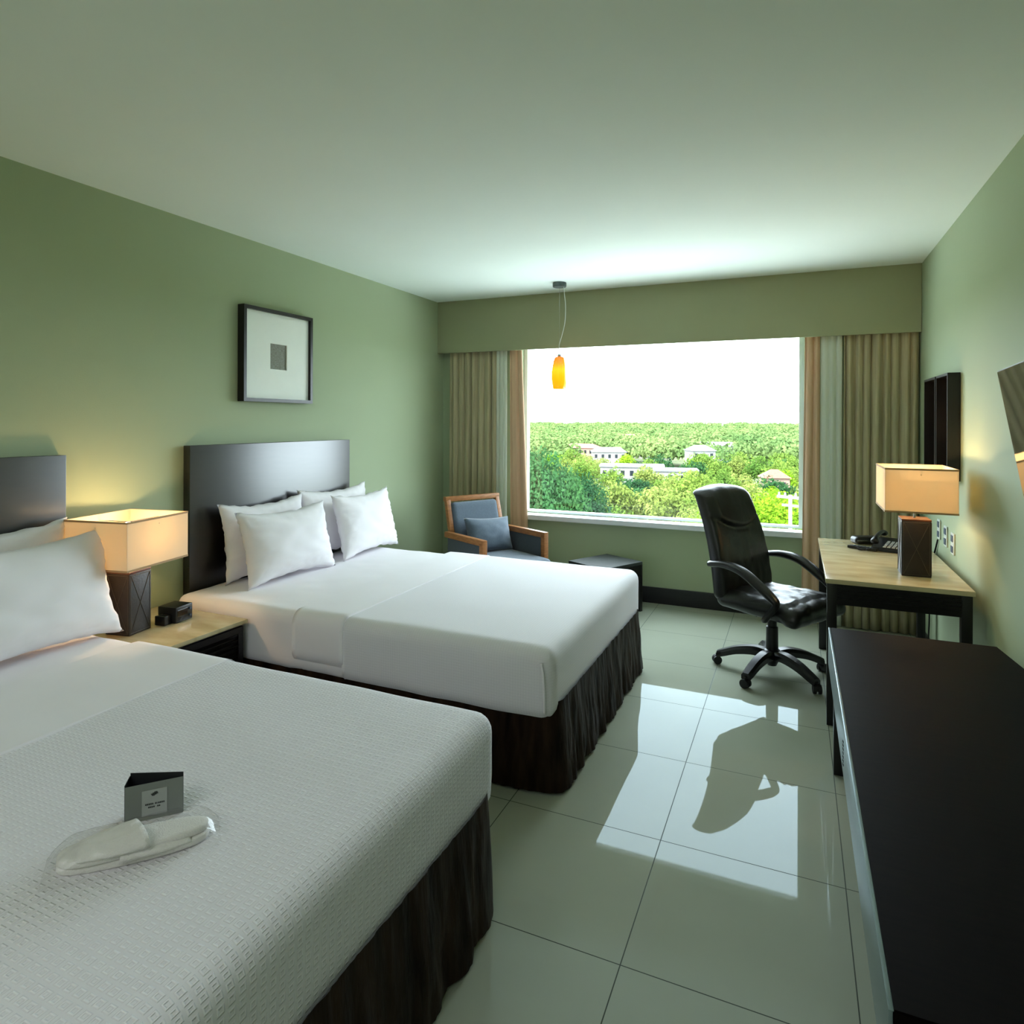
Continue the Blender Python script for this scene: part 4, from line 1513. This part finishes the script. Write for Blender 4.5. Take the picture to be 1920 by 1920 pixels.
# far canopy nobody could count: one object
rng = np.random.default_rng(3)
N = 5400
dist = 262 * (1900 / 262) ** (rng.random(N) ** 0.9)
aa = np.radians(rng.uniform(-34, 17, N))
cx, cy = CX + np.sin(aa) * dist, np.cos(aa) * dist
rr = rng.uniform(3.2, 5.6, N) * (1 + dist / 900)
hh = rng.uniform(6.0, 11.5, N) + dist / 300 * rng.uniform(0.3, 1.5, N)
keep = np.ones(N, bool)
for a, b, c in placed:
    if b > 170:
        keep &= (cx - a) ** 2 + (cy - b) ** 2 > (1.15 * rr + 1.3 * c) ** 2
K = 110
ki = np.repeat(np.nonzero(keep)[0], K)
d = rng.normal(size=(len(ki), 3))
d /= np.linalg.norm(d, axis=1)[:, None]
d[:, 2] = np.abs(d[:, 2]) * 1.15 - 0.3
lump = 1 + 0.16 * np.sin(d[:, 0] * 9 + ki) * np.sin(d[:, 1] * 8 + ki * 2)
P = d * np.stack([rr[ki], rr[ki], hh[ki] * 0.42], 1) * lump[:, None] + np.stack([cx[ki], cy[ki], GZ + hh[ki] * 0.6], 1)
nn = d + rng.normal(size=P.shape) * 0.4
nn /= np.linalg.norm(nn, axis=1)[:, None]
u = np.cross(nn, rng.normal(size=P.shape))
u /= np.linalg.norm(u, axis=1)[:, None]
v = np.cross(nn, u)
sz = (rng.uniform(0.5, 1.0, len(ki)) * (0.75 + dist[ki] / 900))[:, None]
Q = np.stack([P - u * sz, P - v * sz * 0.7, P + u * sz, P + v * sz * 0.7], 1).reshape(-1, 3)
me = bpy.data.meshes.new('far_tree_canopy')
n4 = len(P)
me.vertices.add(len(Q))
me.vertices.foreach_set('co', Q.ravel())
me.loops.add(n4 * 4)
me.loops.foreach_set('vertex_index', np.arange(n4 * 4))
me.polygons.add(n4)
me.polygons.foreach_set('loop_start', np.arange(n4) * 4)
me.polygons.foreach_set('loop_total', np.full(n4, 4))
me.update()
o = new_obj('far_tree_canopy', me, 'leaf_far')
tag(o, 'distant green tree canopy stretching to the horizon', 'trees', kind='stuff')

# distant mast on the horizon
bm = bmesh.new()
x, y = ray_xy(-5.6, 900)
tube(bm, [(0, 0, 0), (0, 0, 26)], [1.6, 0.6], 8)
o = obj('radio_mast', bm, 'concrete')
o.location = (x, y, GZ)
tag(o, 'thin grey mast rising above the horizon right of centre', 'mast')

# utility pole
x, y = ray_xy(-0.4, 40)
t = thing('utility_pole', 'pale concrete utility pole with crossarms before the bright tree', 'utility pole', (x, y, GZ), radians(-25))
bm = bmesh.new()
tube(bm, [(0, 0, 0), (0, 0, -2.55 - GZ)], [0.15, 0.09], 12)
obj('pole', bm, 'concrete', t, True)
zt = -2.75 - GZ
obj('crossarm', B((-0.75, -0.07, zt), (0.75, 0.07, zt + 0.14)), 'concrete', t)
obj('crossarm', B((-0.45, -0.07, zt - 0.45), (0.45, 0.07, zt - 0.33)), 'concrete', t)
for k in (-0.65, -0.3, 0.3, 0.65):
    bm = lathe(bmesh.new(), [(0, 0), (0.05, 0), (0.07, 0.06), (0.04, 0.10), (0.06, 0.15), (0, 0.2)], (k, 0, zt + 0.14), 10)
    obj('insulator', bm, 'concrete', t, True)
